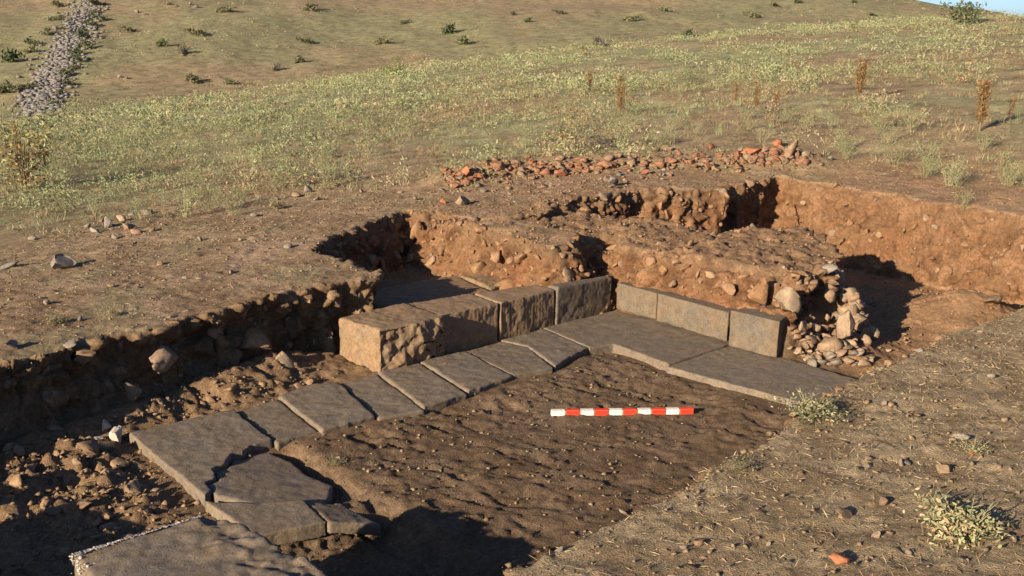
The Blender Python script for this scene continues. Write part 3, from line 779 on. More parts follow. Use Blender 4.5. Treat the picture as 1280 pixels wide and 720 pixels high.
embed(WALL_B, wl & (g_s <= 1.95) & (g_s > .1) & (g_sq > .05) & (g_z > .12), 190, .06, .26, [M_OCHRE, M_OCHRE, M_OCHRE, M_OCHRE, M_OCHRE, M_TAN], 2, push=.05)
embed(WALL_B, wl & (g_s <= .1) & (g_s > -2.75) & (g_t < -.3) & (g_sq > .05), 90, .05, .20, [M_OCHRE, M_BROWN, M_OCHRE], 3)
embed(WALL_R, wl & (g_s < -2.7) & (g_sq > .05) & (g_z > .1) & (g_t < 2.6), 130, .03, .15, [M_OCHRE, M_OCHRE, M_BROWN, M_TAN], 4)
sp = (g_sq < .03) & (g_z > .2)
embed(BANK, sp & (GN[:, 2] > .75) & (g_z > .42), 95, .03, .13, [M_OCHRE, M_BROWN, M_OCHRE], 5, push=.35)
embed(BANK, sp & (GN[:, 2] <= .75) & (g_t < 1.6) & (g_z > .33), 130, .04, .20, [M_OCHRE, M_OCHRE, M_OCHRE, M_BROWN, M_TAN], 6)
embed(BANK, sp & (GN[:, 2] <= .75) & (g_t > 1.3) & (g_s < -.15), 60, .05, .14, [M_BROWN, M_GREY, M_PINK], 7, push=.1)
def in_bank(s, t, z, size, mat, sq, rot, k):
    x, y = LW(s, t); o = link('stone', rock(mat, 3, k), BANK, loc=(x, y, z), rot=rot, sc=tuple(size*.5*q for q in sq)); return o
AA = math.atan2(BX[1], BX[0])
in_bank(-.20, 1.62, .43, .36, M_TAN, (.80, .55, .85), (0.05, .1, AA+.1), 3)
in_bank(-.23, 1.38, .44, .32, M_OCHRE, (.85, .5, .80), (0.1, -.1, AA), 1)
in_bank(-.17, 1.12, .39, .20, M_OCHRE, (.9, .5, .7), (0.1, .3, AA), 5)

R1 = random.Random(21)
MWORD = {'tan_stone': 'tan', 'grey_stone': 'grey', 'red_stone': 'reddish', 'brown_stone': 'brown', 'pink_stone': 'pinkish', 'orange_stone': 'orange', 'ochre_stone': 'ochre'}
def stones_px(name, cat, group, label, pts, mats, sub=2, sq=(1, .8, .62), sink=.25, keep=999, where=None, stuff=None):
    """the largest stones as things of their own, the small rest as one mass; where(u, v) names the spot"""
    pts = sorted(pts, key=lambda q: -q[2]); big = (pts[min(keep, len(pts))//4][2]) if len(pts) > 12 else 1e9
    for (u, v, px) in pts[:keep]:
        p = gpt(u, v); m = R1.choice(mats); o = put_rock(name, p, px_size(p, px), m, sub, sq, R1, sink=sink)
        lab = label
        if where: lab = (('larger ' if px > big else 'small ') + MWORD[m.name] + ' ' + label + ' ' + where(u, v))
        tag(o, lab, cat, group if not where else group + ', ' + lab)
    rest = pts[keep:]
    byc = {}
    for q in rest: byc.setdefault(R1.choice(mats).name, []).append(q)
    for mn, qs in byc.items():
        V = []; F = []; nv = 0
        for (u, v, px) in qs:
            p = gpt(u, v); me = rock(bpy.data.materials[mn], 2, R1.randrange(9)); n = len(me.vertices)
            co = np.empty(n*3, np.float32); me.vertices.foreach_get('co', co); co = co.reshape(-1, 3)
            fi = np.empty(len(me.loops), np.int32); me.loops.foreach_get('vertex_index', fi)
            sz = px_size(p, px)*.5; E = np.array(Matrix.Rotation(R1.uniform(0, 6.28), 3, 'Z') @ Matrix.Rotation(R1.uniform(-.5, .5), 3, 'X'))
            V.append((co*[sz, sz*.8, sz*.65]) @ E.T + p + [0, 0, sz*.25]); F.append(fi.reshape(-1, 3) + nv); nv += n
        o = link(stuff[0], np_mesh(stuff[0], np.concatenate(V), np.concatenate(F), bpy.data.materials[mn])); tag(o, MWORD[mn] + ' ' + stuff[1], None, None, 'stuff')
def one_stone(u, v, px, mat, label, sq=(1, .8, .65), name='stone', sub=3, sink=.2, rot=None, group=None, dz=0, face=False):
    p = np.array(hit(u, v)) if face else gpt(u, v); p[2] += dz
    if face: sink = .5
    o = put_rock(name, p, px_size(p, px), mat, sub, sq, R1, sink=sink, rot=rot); tag(o, label, 'stone', group); return o
# named single stones
one_stone(206, 447, 46, M_BROWN, 'large brown stone jutting from the left section above the pale lumps', (1, .9, .85), face=True)
one_stone(318, 424, 46, M_TAN, 'big brown stone leaning out of the shaded left section', (1, .9, .8), face=True)
one_stone(350, 454, 42, M_TAN, 'angular tan stone at the foot of the left section near the end block', (1, .9, .65), face=True)
one_stone(163, 490, 34, M_BROWN, 'brown stone below the left section, above the large left slab', (1, .9, .9), face=True)
one_stone(146, 550, 36, M_WHITE, 'whitish upright lump at the corner of the large left slab', (.75, .7, 1.1), name='pale_lump', sink=.15, rot=(.1, .2, .5))
one_stone(118, 548, 38, M_WHITE, 'low greyish white lump lying left of the upright pale lump', (1.1, .6, .5), name='pale_lump', sink=.2)
one_stone(133, 534, 22, M_WHITE, 'small whitish chip behind the upright pale lump', (1, .8, .7), name='pale_lump')
one_stone(78, 335, 36, M_GREY, 'lone grey stone with a long shadow on the left bank', (1.1, .8, .55))
one_stone(12, 335, 30, M_GREY, 'dark flat stone at the left margin of the bank', (1.2, .8, .35))
one_stone(15, 436, 34, M_GREY, 'grey stone on the lip of the left section at the picture edge', (1.1, .8, .5))
one_stone(90, 443, 30, M_GREY, 'flat grey stone on the crumbling lip of the left section', (1.2, .8, .35))
one_stone(765, 232, 22, M_GREY, 'pale pointed stone on the bare rim behind the dig', (.9, .8, .9))
one_stone(580, 256, 26, M_TAN, 'pale tan stone on the rim above the orange section', (1.1, .8, .6))
one_stone(553, 255, 18, M_ORANGE, 'small tan orange stone beside the pale rim stone', (1, .8, .7))
one_stone(1178, 588, 30, M_TAN, 'smooth pale tan stone on the right bank', (1.1, .85, .6))
one_stone(1048, 706, 38, M_ORANGE, 'rusty brown stone at the bottom of the right bank', (1, .8, .65))
one_stone(1056, 645, 38, M_BROWN, 'dull brown clod like stone beside the small dark holes on the right bank', (1.2, .8, .45))
one_stone(1104, 630, 26, M_BROWN, 'brown stone casting a black shadow right of the clod like stone', (1, .8, .6))
one_stone(1085, 580, 20, M_GREY, 'small dark grey stone in the upper part of the right bank', (1, .8, .6))
one_stone(1130, 577, 24, M_GREY, 'bluish grey flat stone left of the smooth pale stone', (1.2, .8, .4))
one_stone(1200, 548, 26, M_GREY, 'light grey stone on the right bank above the smooth pale stone', (1.1, .8, .5))
one_stone(1095, 672, 20, M_PINK, 'small pinkish stone right above the rusty brown stone', (1, .8, .6))
one_stone(1216, 568, 16, M_ORANGE, 'small orange sherd like stone on the right bank', (1.3, .7, .4))
one_stone(1242, 380, 44, M_TAN, 'flat orange tan stone on the shelf at the foot of the right section', (1.4, .8, .35))
one_stone(1055, 432, 56, M_PINK, 'tall pale stone standing in the collapsed end of the earth bank', (.5, .45, 1.05), sink=.05, rot=(.15, .1, .4), dz=.03)
one_stone(1002, 428, 34, M_PINK, 'pointed pale stone in the rubble beside the thick upright slab', (.6, .55, .95), sink=.1)
one_stone(1040, 442, 40, M_TAN, 'broad tan stone below the tall pale stone', (1.1, .9, .75))
one_stone(1072, 408, 32, M_TAN, 'tan stone resting against the right of the tall pale stone', (.9, .8, .9))
one_stone(1078, 458, 28, M_PINK, 'pink stone at the lower edge of the fallen rubble', (1.2, .8, .5))
one_stone(940, 193, 32, M_ORANGE, 'bright orange flat stone in the rubble heap beyond the dig', (1.2, .8, .5))
one_stone(972, 184, 20, M_ORANGE, 'small bright orange stone perched on top of the rubble heap', (1, .8, .8), dz=.02)
one_stone(990, 196, 34, M_BROWN, 'brown tilted slab like stone at the right end of the rubble heap', (.9, .5, 1.0), sink=.1)
one_stone(700, 219, 26, M_ORANGE, 'flat dusty orange stone at the front of the rubble heap', (1.3, .8, .4))
one_stone(756, 212, 20, M_RED, 'dark red stone with a black shaded side in the rubble heap', (.9, .8, 1.0))
one_stone(622, 215, 24, M_RED, 'reddish orange stone in the left part of the rubble heap', (.9, .8, 1.0))
one_stone(582, 222, 22, M_ORANGE, 'orange brown stone at the left end of the rubble heap', (1, .8, .9))
# groups of like stones
def rpts(n, fu, seed, smin_, smax_, pw=2.2):
    r = random.Random(seed); out = []
    while len(out) < n:
        u, v = fu(r); out.append((u, v, smin_ + (smax_ - smin_)*r.random()**pw))
    return out
def along(line, spread, sx=6):
    def f(r):
        k = r.random()*(len(line) - 1); i = int(k); a = k - i
        return (lerp(line[i][0], line[i+1][0], a) + r.gauss(0, sx), lerp(line[i][1], line[i+1][1], a) + r.gauss(0, spread))
    return f
heap = [(560, 226), (610, 216), (660, 212), (720, 210), (790, 206), (860, 202), (930, 197), (1005, 195)]
stones_px('rubble_stone', 'stone', 'red stones of the rubble heap', 'broken stone', rpts(520, along(heap, 7), 31, 4, 19, 2.6) + rpts(150, along([(556, 226), (600, 217), (650, 213), (700, 211)], 6), 32, 5, 20, 2.2) + rpts(60, along([(915, 198), (960, 196), (1000, 195)], 5), 34, 6, 20, 2.2), [M_RED, M_RED, M_TAN, M_BROWN, M_RED, M_BROWN, M_OCHRE, M_RED], keep=95, where=lambda u, v: 'at the left end of the rubble heap' if u < 650 else 'left of the middle of the rubble heap' if u < 770 else 'right of the middle of the rubble heap' if u < 890 else 'at the right end of the rubble heap', stuff=('rubble', 'crumbled rubble filling the heap beyond the dig'))
stones_px('rubble_stone', 'stone', 'dull stones of the rubble heap', 'dull stone', rpts(120, along([(545, 240), (640, 232), (760, 224), (900, 208), (1040, 200)], 6), 33, 5, 13), [M_TAN, M_GREY, M_BROWN], keep=35, where=lambda u, v: 'in front of the left half of the rubble heap' if u < 760 else 'in front of the right half of the rubble heap', stuff=('rubble', 'crumbs in front of the rubble heap'))
stones_px('field_stone', 'stone', 'grey stones on the weedy left bank', 'grey field stone in the small scatter beside the weeds on the left bank', [(120, 292, 20), (135, 284, 26), (150, 277, 22), (160, 288, 24), (185, 268, 20), (172, 292, 18), (190, 290, 16), (143, 298, 16), (128, 278, 16), (205, 282, 14), (166, 272, 14), (110, 285, 14)], [M_GREY, M_GREY, M_PINK, M_TAN])
stones_px('field_stone', 'stone', 'grey stones on the middle bank', 'small greyish stone scattered on the bare bank behind the left section', [(370, 246, 22), (385, 240, 18), (395, 250, 12), (345, 250, 12), (318, 270, 14), (250, 300, 12), (200, 330, 14), (230, 350, 12), (300, 300, 10), (420, 232, 14), (452, 240, 10), (360, 310, 14), (60, 380, 14), (140, 360, 12), (100, 400, 14), (290, 340, 12), (195, 350, 14), (40, 300, 14), (500, 240, 10), (520, 250, 12)], [M_GREY, M_TAN])
def quad_pts(a, b, c, d):
    def f(r):
        p, q = r.random(), r.random()
        return (lerp(lerp(a[0], b[0], p), lerp(d[0], c[0], p), q), lerp(lerp(a[1], b[1], p), lerp(d[1], c[1], p), q))
    return f
stones_px('rubble_stone', 'stone', 'stones littering the lower left of the dig', 'stone', rpts(120, quad_pts((0, 560), (140, 545), (255, 660), (20, 715)), 35, 6, 36, 3.5), [M_BROWN, M_BROWN, M_BROWN, M_TAN], keep=60, sink=.45, where=lambda u, v: 'in the rubble at the lower left, ' + ('by the picture edge' if u < 70 else 'near the white crusted block' if v > 625 else 'below the pale lumps'), stuff=('rubble', 'earthy rubble at the lower left of the dig'))
stones_px('rubble_stone', 'stone', 'stones below the left section', 'earthy stone', rpts(75, quad_pts((90, 525), (400, 452), (425, 472), (170, 535)), 37, 5, 20, 3.5), [M_BROWN, M_TAN, M_BROWN], keep=45, sink=.5, where=lambda u, v: 'on the talus between the left section and ' + ('the large left slab' if u < 300 else 'the middle floor slabs'), stuff=('rubble', 'crumbled talus below the left section'))
stones_px('rubble_stone', 'stone', 'stones fallen at the end of the earth bank', 'broken stone', rpts(140, quad_pts((985, 430), (1065, 385), (1095, 455), (1015, 458)), 39, 8, 26), [M_PINK, M_TAN, M_BROWN, M_GREY], keep=45, where=lambda u, v: 'in the rubble fallen from the earth bank, ' + ('on its upper part' if v < 425 else 'along its foot'), stuff=('rubble', 'rubble fallen from the end of the earth bank'))
stones_px('field_stone', 'stone', 'small stones on the right bank', 'dusty stone', rpts(80, quad_pts((1070, 500), (1280, 400), (1280, 715), (800, 715)), 41, 6, 18, 3), [M_GREY, M_TAN, M_BROWN, M_BROWN], where=lambda u, v: 'on the right bank, ' + ('near the dig edge' if v < 540 else 'around the withered plant' if u > 1100 else 'lower part'))
stones_px('field_stone', 'stone', 'small stones along the right soil edge', 'small pale stone along the soil edge between the dig and the right bank', [(1090, 470, 16), (1130, 448, 14), (1110, 455, 18), (1150, 440, 12), (1180, 420, 12), (960, 545, 14), (930, 565, 14), (1035, 497, 18), (880, 600, 16), (780, 640, 14), (700, 690, 16), (990, 522, 14)], [M_GREY, M_TAN])
stones_px('rubble_stone', 'stone', 'clods lying on the floor slabs', 'small clod of earth and stone lying on the floor slabs', [(556, 462, 18), (566, 466, 12), (574, 470, 12), (625, 446, 14), (634, 452, 16), (644, 456, 12), (600, 478, 10), (395, 520, 6), (668, 446, 12), (300, 566, 24), (312, 572, 14), (610, 468, 9)], [M_BROWN, M_TAN])
stones_px('rubble_stone', 'stone', 'chips on the floor of the back trench', 'small stone chip on the trench floor under the right section', rpts(10, quad_pts((1090, 412), (1190, 405), (1160, 425), (1100, 445)), 43, 5, 12), [M_TAN, M_PINK])

rc = random.Random(91)
for k in range(70):
    u = rc.uniform(1028, 1082); v = rc.uniform(335, 430)
    p = hit(u, v)
    if p is None or np.hypot(p[0] - C0[0], p[1] - C0[1]) > 2.6: continue
    p = np.array(p); p[:2] += BX*.05; px = 12 + 22*rc.random()**1.6; m = rc.choice([M_PINK, M_TAN, M_PINK, M_BROWN])
    o = put_rock('rubble_stone', p, px_size(p, px), m, 2, (1, .85, .8), rc, sink=.5)
    lab = ('larger ' if px > 20 else 'small ') + MWORD[m.name] + ' stone packed in the collapsed right end of the earth bank, ' + ('upper' if v < 385 else 'lower') + ' half'
    tag(o, lab, 'stone', 'stones packed in the bank end, ' + lab)

# far stones and the fallen field wall on the hill
def far_rocks(name, n, fu, seed, smin_, smax_, mat):
    r = random.Random(seed); rng = np.random.default_rng(seed); V = []; F = []; nv = 0
    ico = bmesh.new(); bmesh.ops.create_icosphere(ico, subdivisions=1, radius=1); P0 = np.array([v.co[:] for v in ico.verts]); F0 = np.array([[v.index for v in f.verts] for f in ico.faces]); ico.free()
    for k in range(n):
        p = hit(*fu(r))
        if p is None: continue
        s = smin_ + (smax_ - smin_)*r.random()**2
        Q = P0*(1 + rng.normal(0, .18, (len(P0), 1)))*np.array([1, .8, .42])*s*.5
        a = r.random()*6.28; Q = Q @ np.array([[math.cos(a), -math.sin(a), 0], [math.sin(a), math.cos(a), 0], [0, 0, 1]]) + np.array(p) + [0, 0, s*.15]
        V.append(Q); F.append(F0 + nv); nv += len(P0)
    return link(name, np_mesh(name, np.concatenate(V), np.concatenate(F), mat))
M_SCREE = mat_stone('scree_stone', [(0, (.165, .155, .145)), (1, (.18, .168, .155))], speck=3, var=.45)
wall_line = [(112, 0), (104, 20), (97, 40), (84, 62), (72, 85), (62, 105), (52, 125), (44, 138)]
o = far_rocks('fallen_wall', 3300, along(wall_line, 8, 12), 51, .10, .45, M_SCREE)
tag(o, 'long grey band of fallen wall stones running down the hillside at upper left', 'stone wall', kind='stuff')
for (pts, lab, g) in (([(515, 90, 9), (523, 88, 10), (530, 90, 8), (538, 87, 9), (547, 89, 7), (556, 88, 8), (566, 86, 8), (578, 87, 10), (590, 88, 9), (600, 86, 9), (610, 88, 8), (624, 89, 9), (508, 92, 7)], 'pale stone in the loose row of stones on the far slope', 'row of stones on the far slope'),
                      ([(170, 16, 10), (180, 18, 8), (210, 6, 10), (220, 8, 9), (245, 10, 10), (238, 6, 8), (120, 47, 14), (128, 49, 9), (150, 97, 10), (158, 98, 8), (228, 70, 7), (240, 120, 10), (256, 122, 8), (190, 128, 7)], 'pale stone lying on the hill right of the fallen wall', 'loose stones on the hill')):
    stones_px('field_stone', 'stone', g, lab, pts, [M_GREY], sub=2)

# ------------------------------------------------------------------ plants
def quads_from(base, tip, width, rng, bend=0.0):
    """narrow leaves: base and tip points (n,3) -> two-segment blades"""
    n = len(base); d = tip - base
    side = np.cross(d, rng.normal(0, 1, (n, 3))); side /= np.maximum(np.linalg.norm(side, axis=1, keepdims=True), 1e-9)
    mid = base + d*.55 + np.c_[np.zeros((n, 2)), np.full(n, 1)]*bend*np.linalg.norm(d, axis=1, keepdims=True)
    w = np.asarray(width).reshape(-1, 1)
    V = np.stack([base - side*w*.35, base + side*w*.35, mid + side*w*.5, mid - side*w*.5, tip + side*w*.12, tip - side*w*.12], 1).reshape(-1, 3)
    i = np.arange(n)[:, None]*6
    F = np.concatenate([i + [0, 1, 2, 3], i + [3, 2, 4, 5]], 0)
    return V, F

def rhomb_from(base, tip, width, rng):
    n = len(base); d = tip - base
    side = np.cross(d, rng.normal(0, 1, (n, 3))); side /= np.maximum(np.linalg.norm(side, axis=1, keepdims=True), 1e-9)
    w = np.asarray(width).reshape(-1, 1); mid = base + d*.45
    V = np.stack([base, mid + side*w*.5, tip, mid - side*w*.5], 1).reshape(-1, 3)
    return V, np.arange(n)[:, None]*4 + [0, 1, 2, 3]

def tuft_geo(rng, n, h, spread, width, lean=.6, mk=None):
    a = rng.random(n)*6.283; r = np.sqrt(rng.random(n))*spread*.4
    base = np.c_[np.cos(a)*r, np.sin(a)*r, np.zeros(n)]
    l = h*rng.uniform(.5, 1.1, n); a2 = a + rng.normal(0, .7, n); out = rng.random(n)*lean
    tip = base + np.c_[np.cos(a2)*l*out, np.sin(a2)*l*out, l*np.sqrt(np.maximum(1 - (out*.8)**2, .1))]
    return (mk(base, tip, width*rng.uniform(.6, 1.3, n), rng) if mk else quads_from(base, tip, width*rng.uniform(.6, 1.3, n), rng, .06))

def leafy_geo(rng, n, h, spread, leaf, clumps=6, low=.1, mk=None, slim=.42):
    """many small leaves gathered in uneven clumps through the crown"""
    cc = np.c_[rng.normal(0, spread*.28, clumps), rng.normal(0, spread*.28, clumps), rng.uniform(low + .15, .85, clumps)*h]
    k = rng.integers(0, clumps, n); rr = rng.normal(0, 1, (n, 3))*[spread*.17, spread*.17, h*.15]
    c = cc[k] + rr; c[:, 2] = np.abs(c[:, 2])
    d = rng.normal(0, 1, (n, 3)) + [0, 0, .5]; d /= np.linalg.norm(d, axis=1, keepdims=True)
    l = leaf*rng.uniform(.6, 1.5, n)
    return (mk or quads_from)(c - d*l[:, None]*.5, c + d*l[:, None]*.5, l*slim, rng)

def stalks_geo(rng, n, h, spread, r=.006, branches=0):
    V = []; F = []; nv = 0
    tips = []
    for k in range(n):
        a = rng.random()*6.283; b = np.array([math.cos(a), math.sin(a), 0])*spread*.12*rng.random()
        tp = b + np.array([math.cos(a)*spread*.45*rng.random(), math.sin(a)*spread*.45*rng.random(), h*rng.uniform(.6, 1.0)])
        segs = [(b, tp, r)]; tips.append(tp)
        for j in range(branches):
            f = rng.uniform(.35, .85); s0 = b + (tp - b)*f; a3 = rng.random()*6.283
            t3 = s0 + np.array([math.cos(a3)*h*.22, math.sin(a3)*h*.22, h*rng.uniform(.12, .3)]); segs.append((s0, t3, r*.55)); tips.append(t3)
        for p0, p1, rr in segs:
            d = p1 - p0; u = np.cross(d, [.3, .5, .1]); u /= np.linalg.norm(u); v = np.cross(d, u); v /= np.linalg.norm(v)
            ring = [u, -u*.5 + v*.87, -u*.5 - v*.87]
            V += [p0 + q*rr for q in ring] + [p1 + q*rr*.4 for q in ring]
            for i in range(3): F.append((nv+i, nv+(i+1) % 3, nv+3+(i+1) % 3, nv+3+i))
            nv += 6
    return np.array(V), np.array(F), np.array(tips)

def leaf_cols(rng, nleaf, pal, per=6):
    pal = np.array(pal); c = pal[rng.integers(0, len(pal), nleaf)]*rng.uniform(.7, 1.25, (nleaf, 1))
    return np.repeat(c, per, 0)

GREEN = [(.215, .262, .135), (.25, .29, .15), (.19, .235, .12), (.275, .29, .165)]
YELL = [(.295, .315, .165), (.27, .295, .15), (.325, .33, .195), (.245, .275, .135)]
DRY = [(.35, .28, .16), (.30, .23, .13), (.40, .33, .205), (.26, .195, .11)]
RUST = [(.22, .12, .045), (.27, .155, .06), (.18, .10, .045), (.25, .175, .07)]
DARK = [(.075, .10, .05), (.095, .12, .06), (.065, .085, .045), (.12, .14, .075)]
OLIVE = [(.14, .145, .075), (.17, .17, .095), (.12, .12, .065), (.20, .18, .105)]
GREYD = [(.15, .14, .11), (.19, .17, .13), (.12, .11, .09)]
STRAW = [(.40, .31, .18), (.34, .26, .145), (.28, .20, .11), (.45, .37, .23), (.19, .135, .08), (.24, .18, .10)]

def field(name, pts, sizes, tmpl, pals, pal_of, seed, mat=None):
    """one mass of small plants from a few templates set down at many points"""
    rng = np.random.default_rng(seed); V = []; F = []; CC = []; nv = 0
    k = rng.integers(0, len(tmpl), len(pts)); ang = rng.random(len(pts))*6.283
    for j, (tv, tf) in enumerate(tmpl):
        m = np.nonzero(k == j)[0]
        if len(m) == 0: continue
        ca, sa = np.cos(ang[m]), np.sin(ang[m]); s = sizes[m]
        sv = np.stack([(tv[None, :, 0]*ca[:, None] - tv[None, :, 1]*sa[:, None])*s[:, None], (tv[None, :, 0]*sa[:, None] + tv[None, :, 1]*ca[:, None])*s[:, None],
                       tv[None, :, 2]*(s*rng.uniform(.75, 1.25, len(m)))[:, None]], -1) + pts[m][:, None, :]
        V.append(sv.reshape(-1, 3)); F.append((tf[None] + (np.arange(len(m))*len(tv))[:, None, None]).reshape(-1, tf.shape[1]) + nv); nv += sv.shape[0]*sv.shape[1]
        nl = len(tv)//4
        pick = np.stack([np.array(pals[q])[rng.integers(0, len(pals[q]))] for q in pal_of[m]])
        c = pick[:, None, :]*rng.uniform(.84, 1.16, (len(m), nl, 1))
        CC.append(np.repeat(c, 4, 1).reshape(-1, 3))
    return link(name, np_mesh(name, np.concatenate(V), np.concatenate(F), mat or M_LEAF, np.concatenate(CC)))

def wedge_points(n, y0, y1, rng, pad=1.08):
    y = np.sqrt(rng.random(n)*(y1*y1 - y0*y0) + y0*y0); x = (rng.random(n)*2 - 1)*.5*pad*y
    return x, y
def veg_mask(x, y):
    s, t = to_st(x, y)
    lim = np.where(x < .2, 11.0 + .2*np.clip(x+4, 0, 5), np.where(x < 4.8, 13.2, lerp(13.2, 10.2, np.clip((x - 4.8)/.8, 0, 1))))
    return sstep(-.6, 1.0, y - lim + fbm(np.stack([x, y, 0*x], -1), .8, 2, 3)*.9)
vr = np.random.default_rng(77)
tm_weed = [leafy_geo(np.random.default_rng(300+k), 50, .70, 1.0, .115, 6, 0, rhomb_from, .3) for k in range(6)]
tm_mid = [leafy_geo(np.random.default_rng(310+k), 26, .6, 1.2, .13, 6, 0, rhomb_from, .36) for k in range(6)]
tm_far = [leafy_geo(np.random.default_rng(315+k), 12, .5, 1.2, .17, 5, 0, rhomb_from, .4) for k in range(6)]
tm_grass = [tuft_geo(np.random.default_rng(320+k), 16, 1.0, .9, .05, .8, rhomb_from) for k in range(6)]
def scatter_far(name, n, y0, y1, smn, smx, tmpl, palsel, thr, seed, label, freq=.7, nb=91):
    rng = np.random.default_rng(seed); x, y = wedge_points(n, y0, y1, rng)
    p = np.stack([x, y, 0*x], -1); a = fbm(p, .30, 4, nb)*.5 + .5; b = fbm(p, freq, 3, seed)*.5 + .5
    keep = (rng.random(n) < veg_mask(x, y)) & (rng.random(n) < sstep(thr - .07, thr + .07, a*.45 + b*.55))
    x, y = x[keep], y[keep]; z = ground_z(x, y) - .01
    sizes = smn + (smx - smn)*rng.random(len(x))**2.6
    pal = palsel(rng, len(x), a[keep], b[keep])
    o = field(name, np.stack([x, y, z], -1), sizes, tmpl, [GREEN, YELL, DRY, OLIVE], pal, seed)
    tag(o, label, None, None, 'stuff'); return o
pal_mix = lambda rng, n, a, b: np.where(rng.random(n) < sstep(.40, .6, a), rng.choice([0, 1, 1, 3], n), rng.choice([1, 2, 2, 3], n))
scatter_far('weeds', 6200, 9.8, 24, .09, .46, tm_weed, pal_mix, .50, 401, 'pale green low weeds covering the slope beyond the dig')
scatter_far('grass', 13000, 9.8, 28, .04, .13, tm_grass, lambda rng, n, a, b: rng.choice([1, 2, 2, 3], n), .36, 403, 'dry yellow grass tufts between the weeds beyond the dig')
scatter_far('weeds', 11500, 22, 46, .15, .60, tm_mid, lambda rng, n, a, b: rng.choice([0, 0, 1, 1, 1, 2], n), .45, 405, 'yellow green weeds on the crest of the slope')
scatter_far('grass', 13000, 44, 110, .16, .7, tm_far, lambda rng, n, a, b: rng.choice([3, 3, 2, 2, 1], n), .56, 407, 'thin dull grass and low scrub over the far hill', .12)

# near litter: straw, stubble and grit
def litter(name, n, fu, lmin, lmax, wd, seed, label, flat=.25):
    rng = np.random.default_rng(seed); x, y = fu(rng, n); s, t = to_st(x, y)
    sdv = sdpoly(s, t, PIT); k = (sdv > .03) & near_in(x, y).__gt__(.1); x, y = x[k], y[k]; n = len(x)
    z = ground_z(x, y); l = lmin + (lmax - lmin)*rng.random(n)**2; a = rng.random(n)*6.283; e = np.abs(rng.normal(0, flat, n))
    base = np.stack([x, y, z + .003], -1); d = np.c_[np.cos(a)*np.cos(e), np.sin(a)*np.cos(e), np.sin(e)]*l[:, None]
    V, F = quads_from(base, base + d, wd*rng.uniform(.6, 1.4, n), rng, .03)
    o = link(name, np_mesh(name, V, F, M_STRAW, leaf_cols(rng, n, STRAW))); tag(o, label, None, None, 'stuff'); return o
def right_area(rng, n):
    s = rng.uniform(-3, 7.2, n); t = 3.0 + 4.0*rng.random(n)**1.3; q = to_xy(s, t); return q[:, 0], q[:, 1]
def left_area(rng, n):
    x = rng.uniform(-4.6, 1.2, n); y = rng.uniform(4.2, 12.0, n); return x, y
def back_area(rng, n):
    x = rng.uniform(-1, 6.4, n); y = rng.uniform(8.5, 13.4, n); return x, y
litter('dry_straw', 34000, right_area, .008, .05, .0022, 501, 'dry straw and dead grass stalks strewn over the right bank')
litter('dry_straw', 14000, left_area, .012, .05, .003, 503, 'thin dry straw strewn over the left bank')
litter('dry_straw', 5000, back_area, .012, .05, .0035, 505, 'dry straw on the bare rim behind the dig')
litter('dry_grass', 9000, right_area, .012, .045, .0022, 507, 'short dead grass stubble standing on the right bank', 1.1)
def grit(name, n, fu, smn, smx, mat, seed, label):
    rng = np.random.default_rng(seed); x, y = fu(rng, n); k = near_in(x, y) > .1; x, y = x[k], y[k]; n = len(x); z = ground_z(x, y)
    P0 = np.array([[1, 0, 0], [-1, 0, 0], [0, 1, 0], [0, -1, 0], [0, 0, 1], [0, 0, -1]], float)
    F0 = np.array([(0, 2, 4), (2, 1, 4), (1, 3, 4), (3, 0, 4), (2, 0, 5), (1, 2, 5), (3, 1, 5), (0, 3, 5)])
    sz = smn + (smx - smn)*rng.random(n)**3
    J = P0[None]*(1 + rng.normal(0, .25, (n, 6, 1))) + rng.normal(0, .22, (n, 6, 3)); J *= sz[:, None, None]*.5*np.stack([np.ones(n), np.full(n, .9), rng.uniform(.5, .8, n)], -1)[:, None, :]
    a = rng.random(n)*6.283; ca, sa = np.cos(a)[:, None], np.sin(a)[:, None]
    J = np.stack([J[..., 0]*ca - J[..., 1]*sa, J[..., 0]*sa + J[..., 1]*ca, J[..., 2]], -1) + np.stack([x, y, z + sz*.12], -1)[:, None, :]
    F = (F0[None] + (np.arange(n)*6)[:, None, None]).reshape(-1, 3)
    o = link(name, np_mesh(name, J.reshape(-1, 3), F, mat)); tag(o, label, None, None, 'stuff'); return o
M_GRIT = mat_stone('grit_stone', [(0, (.20, .15, .095)), (1, (.225, .172, .112))], speck=9, var=.5)
M_GRIT2 = mat_stone('red_grit_stone', [(0, (.23, .14, .08)), (1, (.25, .155, .092))], speck=9, var=.5)
grit('gravel', 7000, right_area, .004, .030, M_GRIT, 601, 'fine gravel and crumbs on the right bank')
grit('gravel', 7000, left_area, .005, .034, M_GRIT, 603, 'fine gravel and crumbs on the left side')
grit('gravel', 5000, back_area, .006, .04, M_GRIT2, 605, 'reddish gravel on the rim and in the back trench')
def floor_area(rng, n):
    s = rng.uniform(.6, 4.6, n); t = rng.uniform(.6, 3.2, n); q = to_xy(s, t); return q[:, 0], q[:, 1]
def corner_area(rng, n):
    s = rng.uniform(4.5, 6.0, n); t = rng.uniform(-.3, 2.2, n); q = to_xy(s, t); return q[:, 0], q[:, 1]
grit('earth_crumbs', 130, floor_area, .006, .045, mat_stone('dark_earth', [(0, (.125, .085, .052)), (1, (.14, .095, .06))], speck=12, var=.4), 607, 'crumbs of dark earth on the chamber floor')
grit('gravel', 1800, corner_area, .006, .05, mat_stone('brown_grit', [(0, (.21, .14, .085)), (1, (.25, .165, .10))], speck=12, var=.45), 609, 'rubbly gravel in the lower left of the dig')

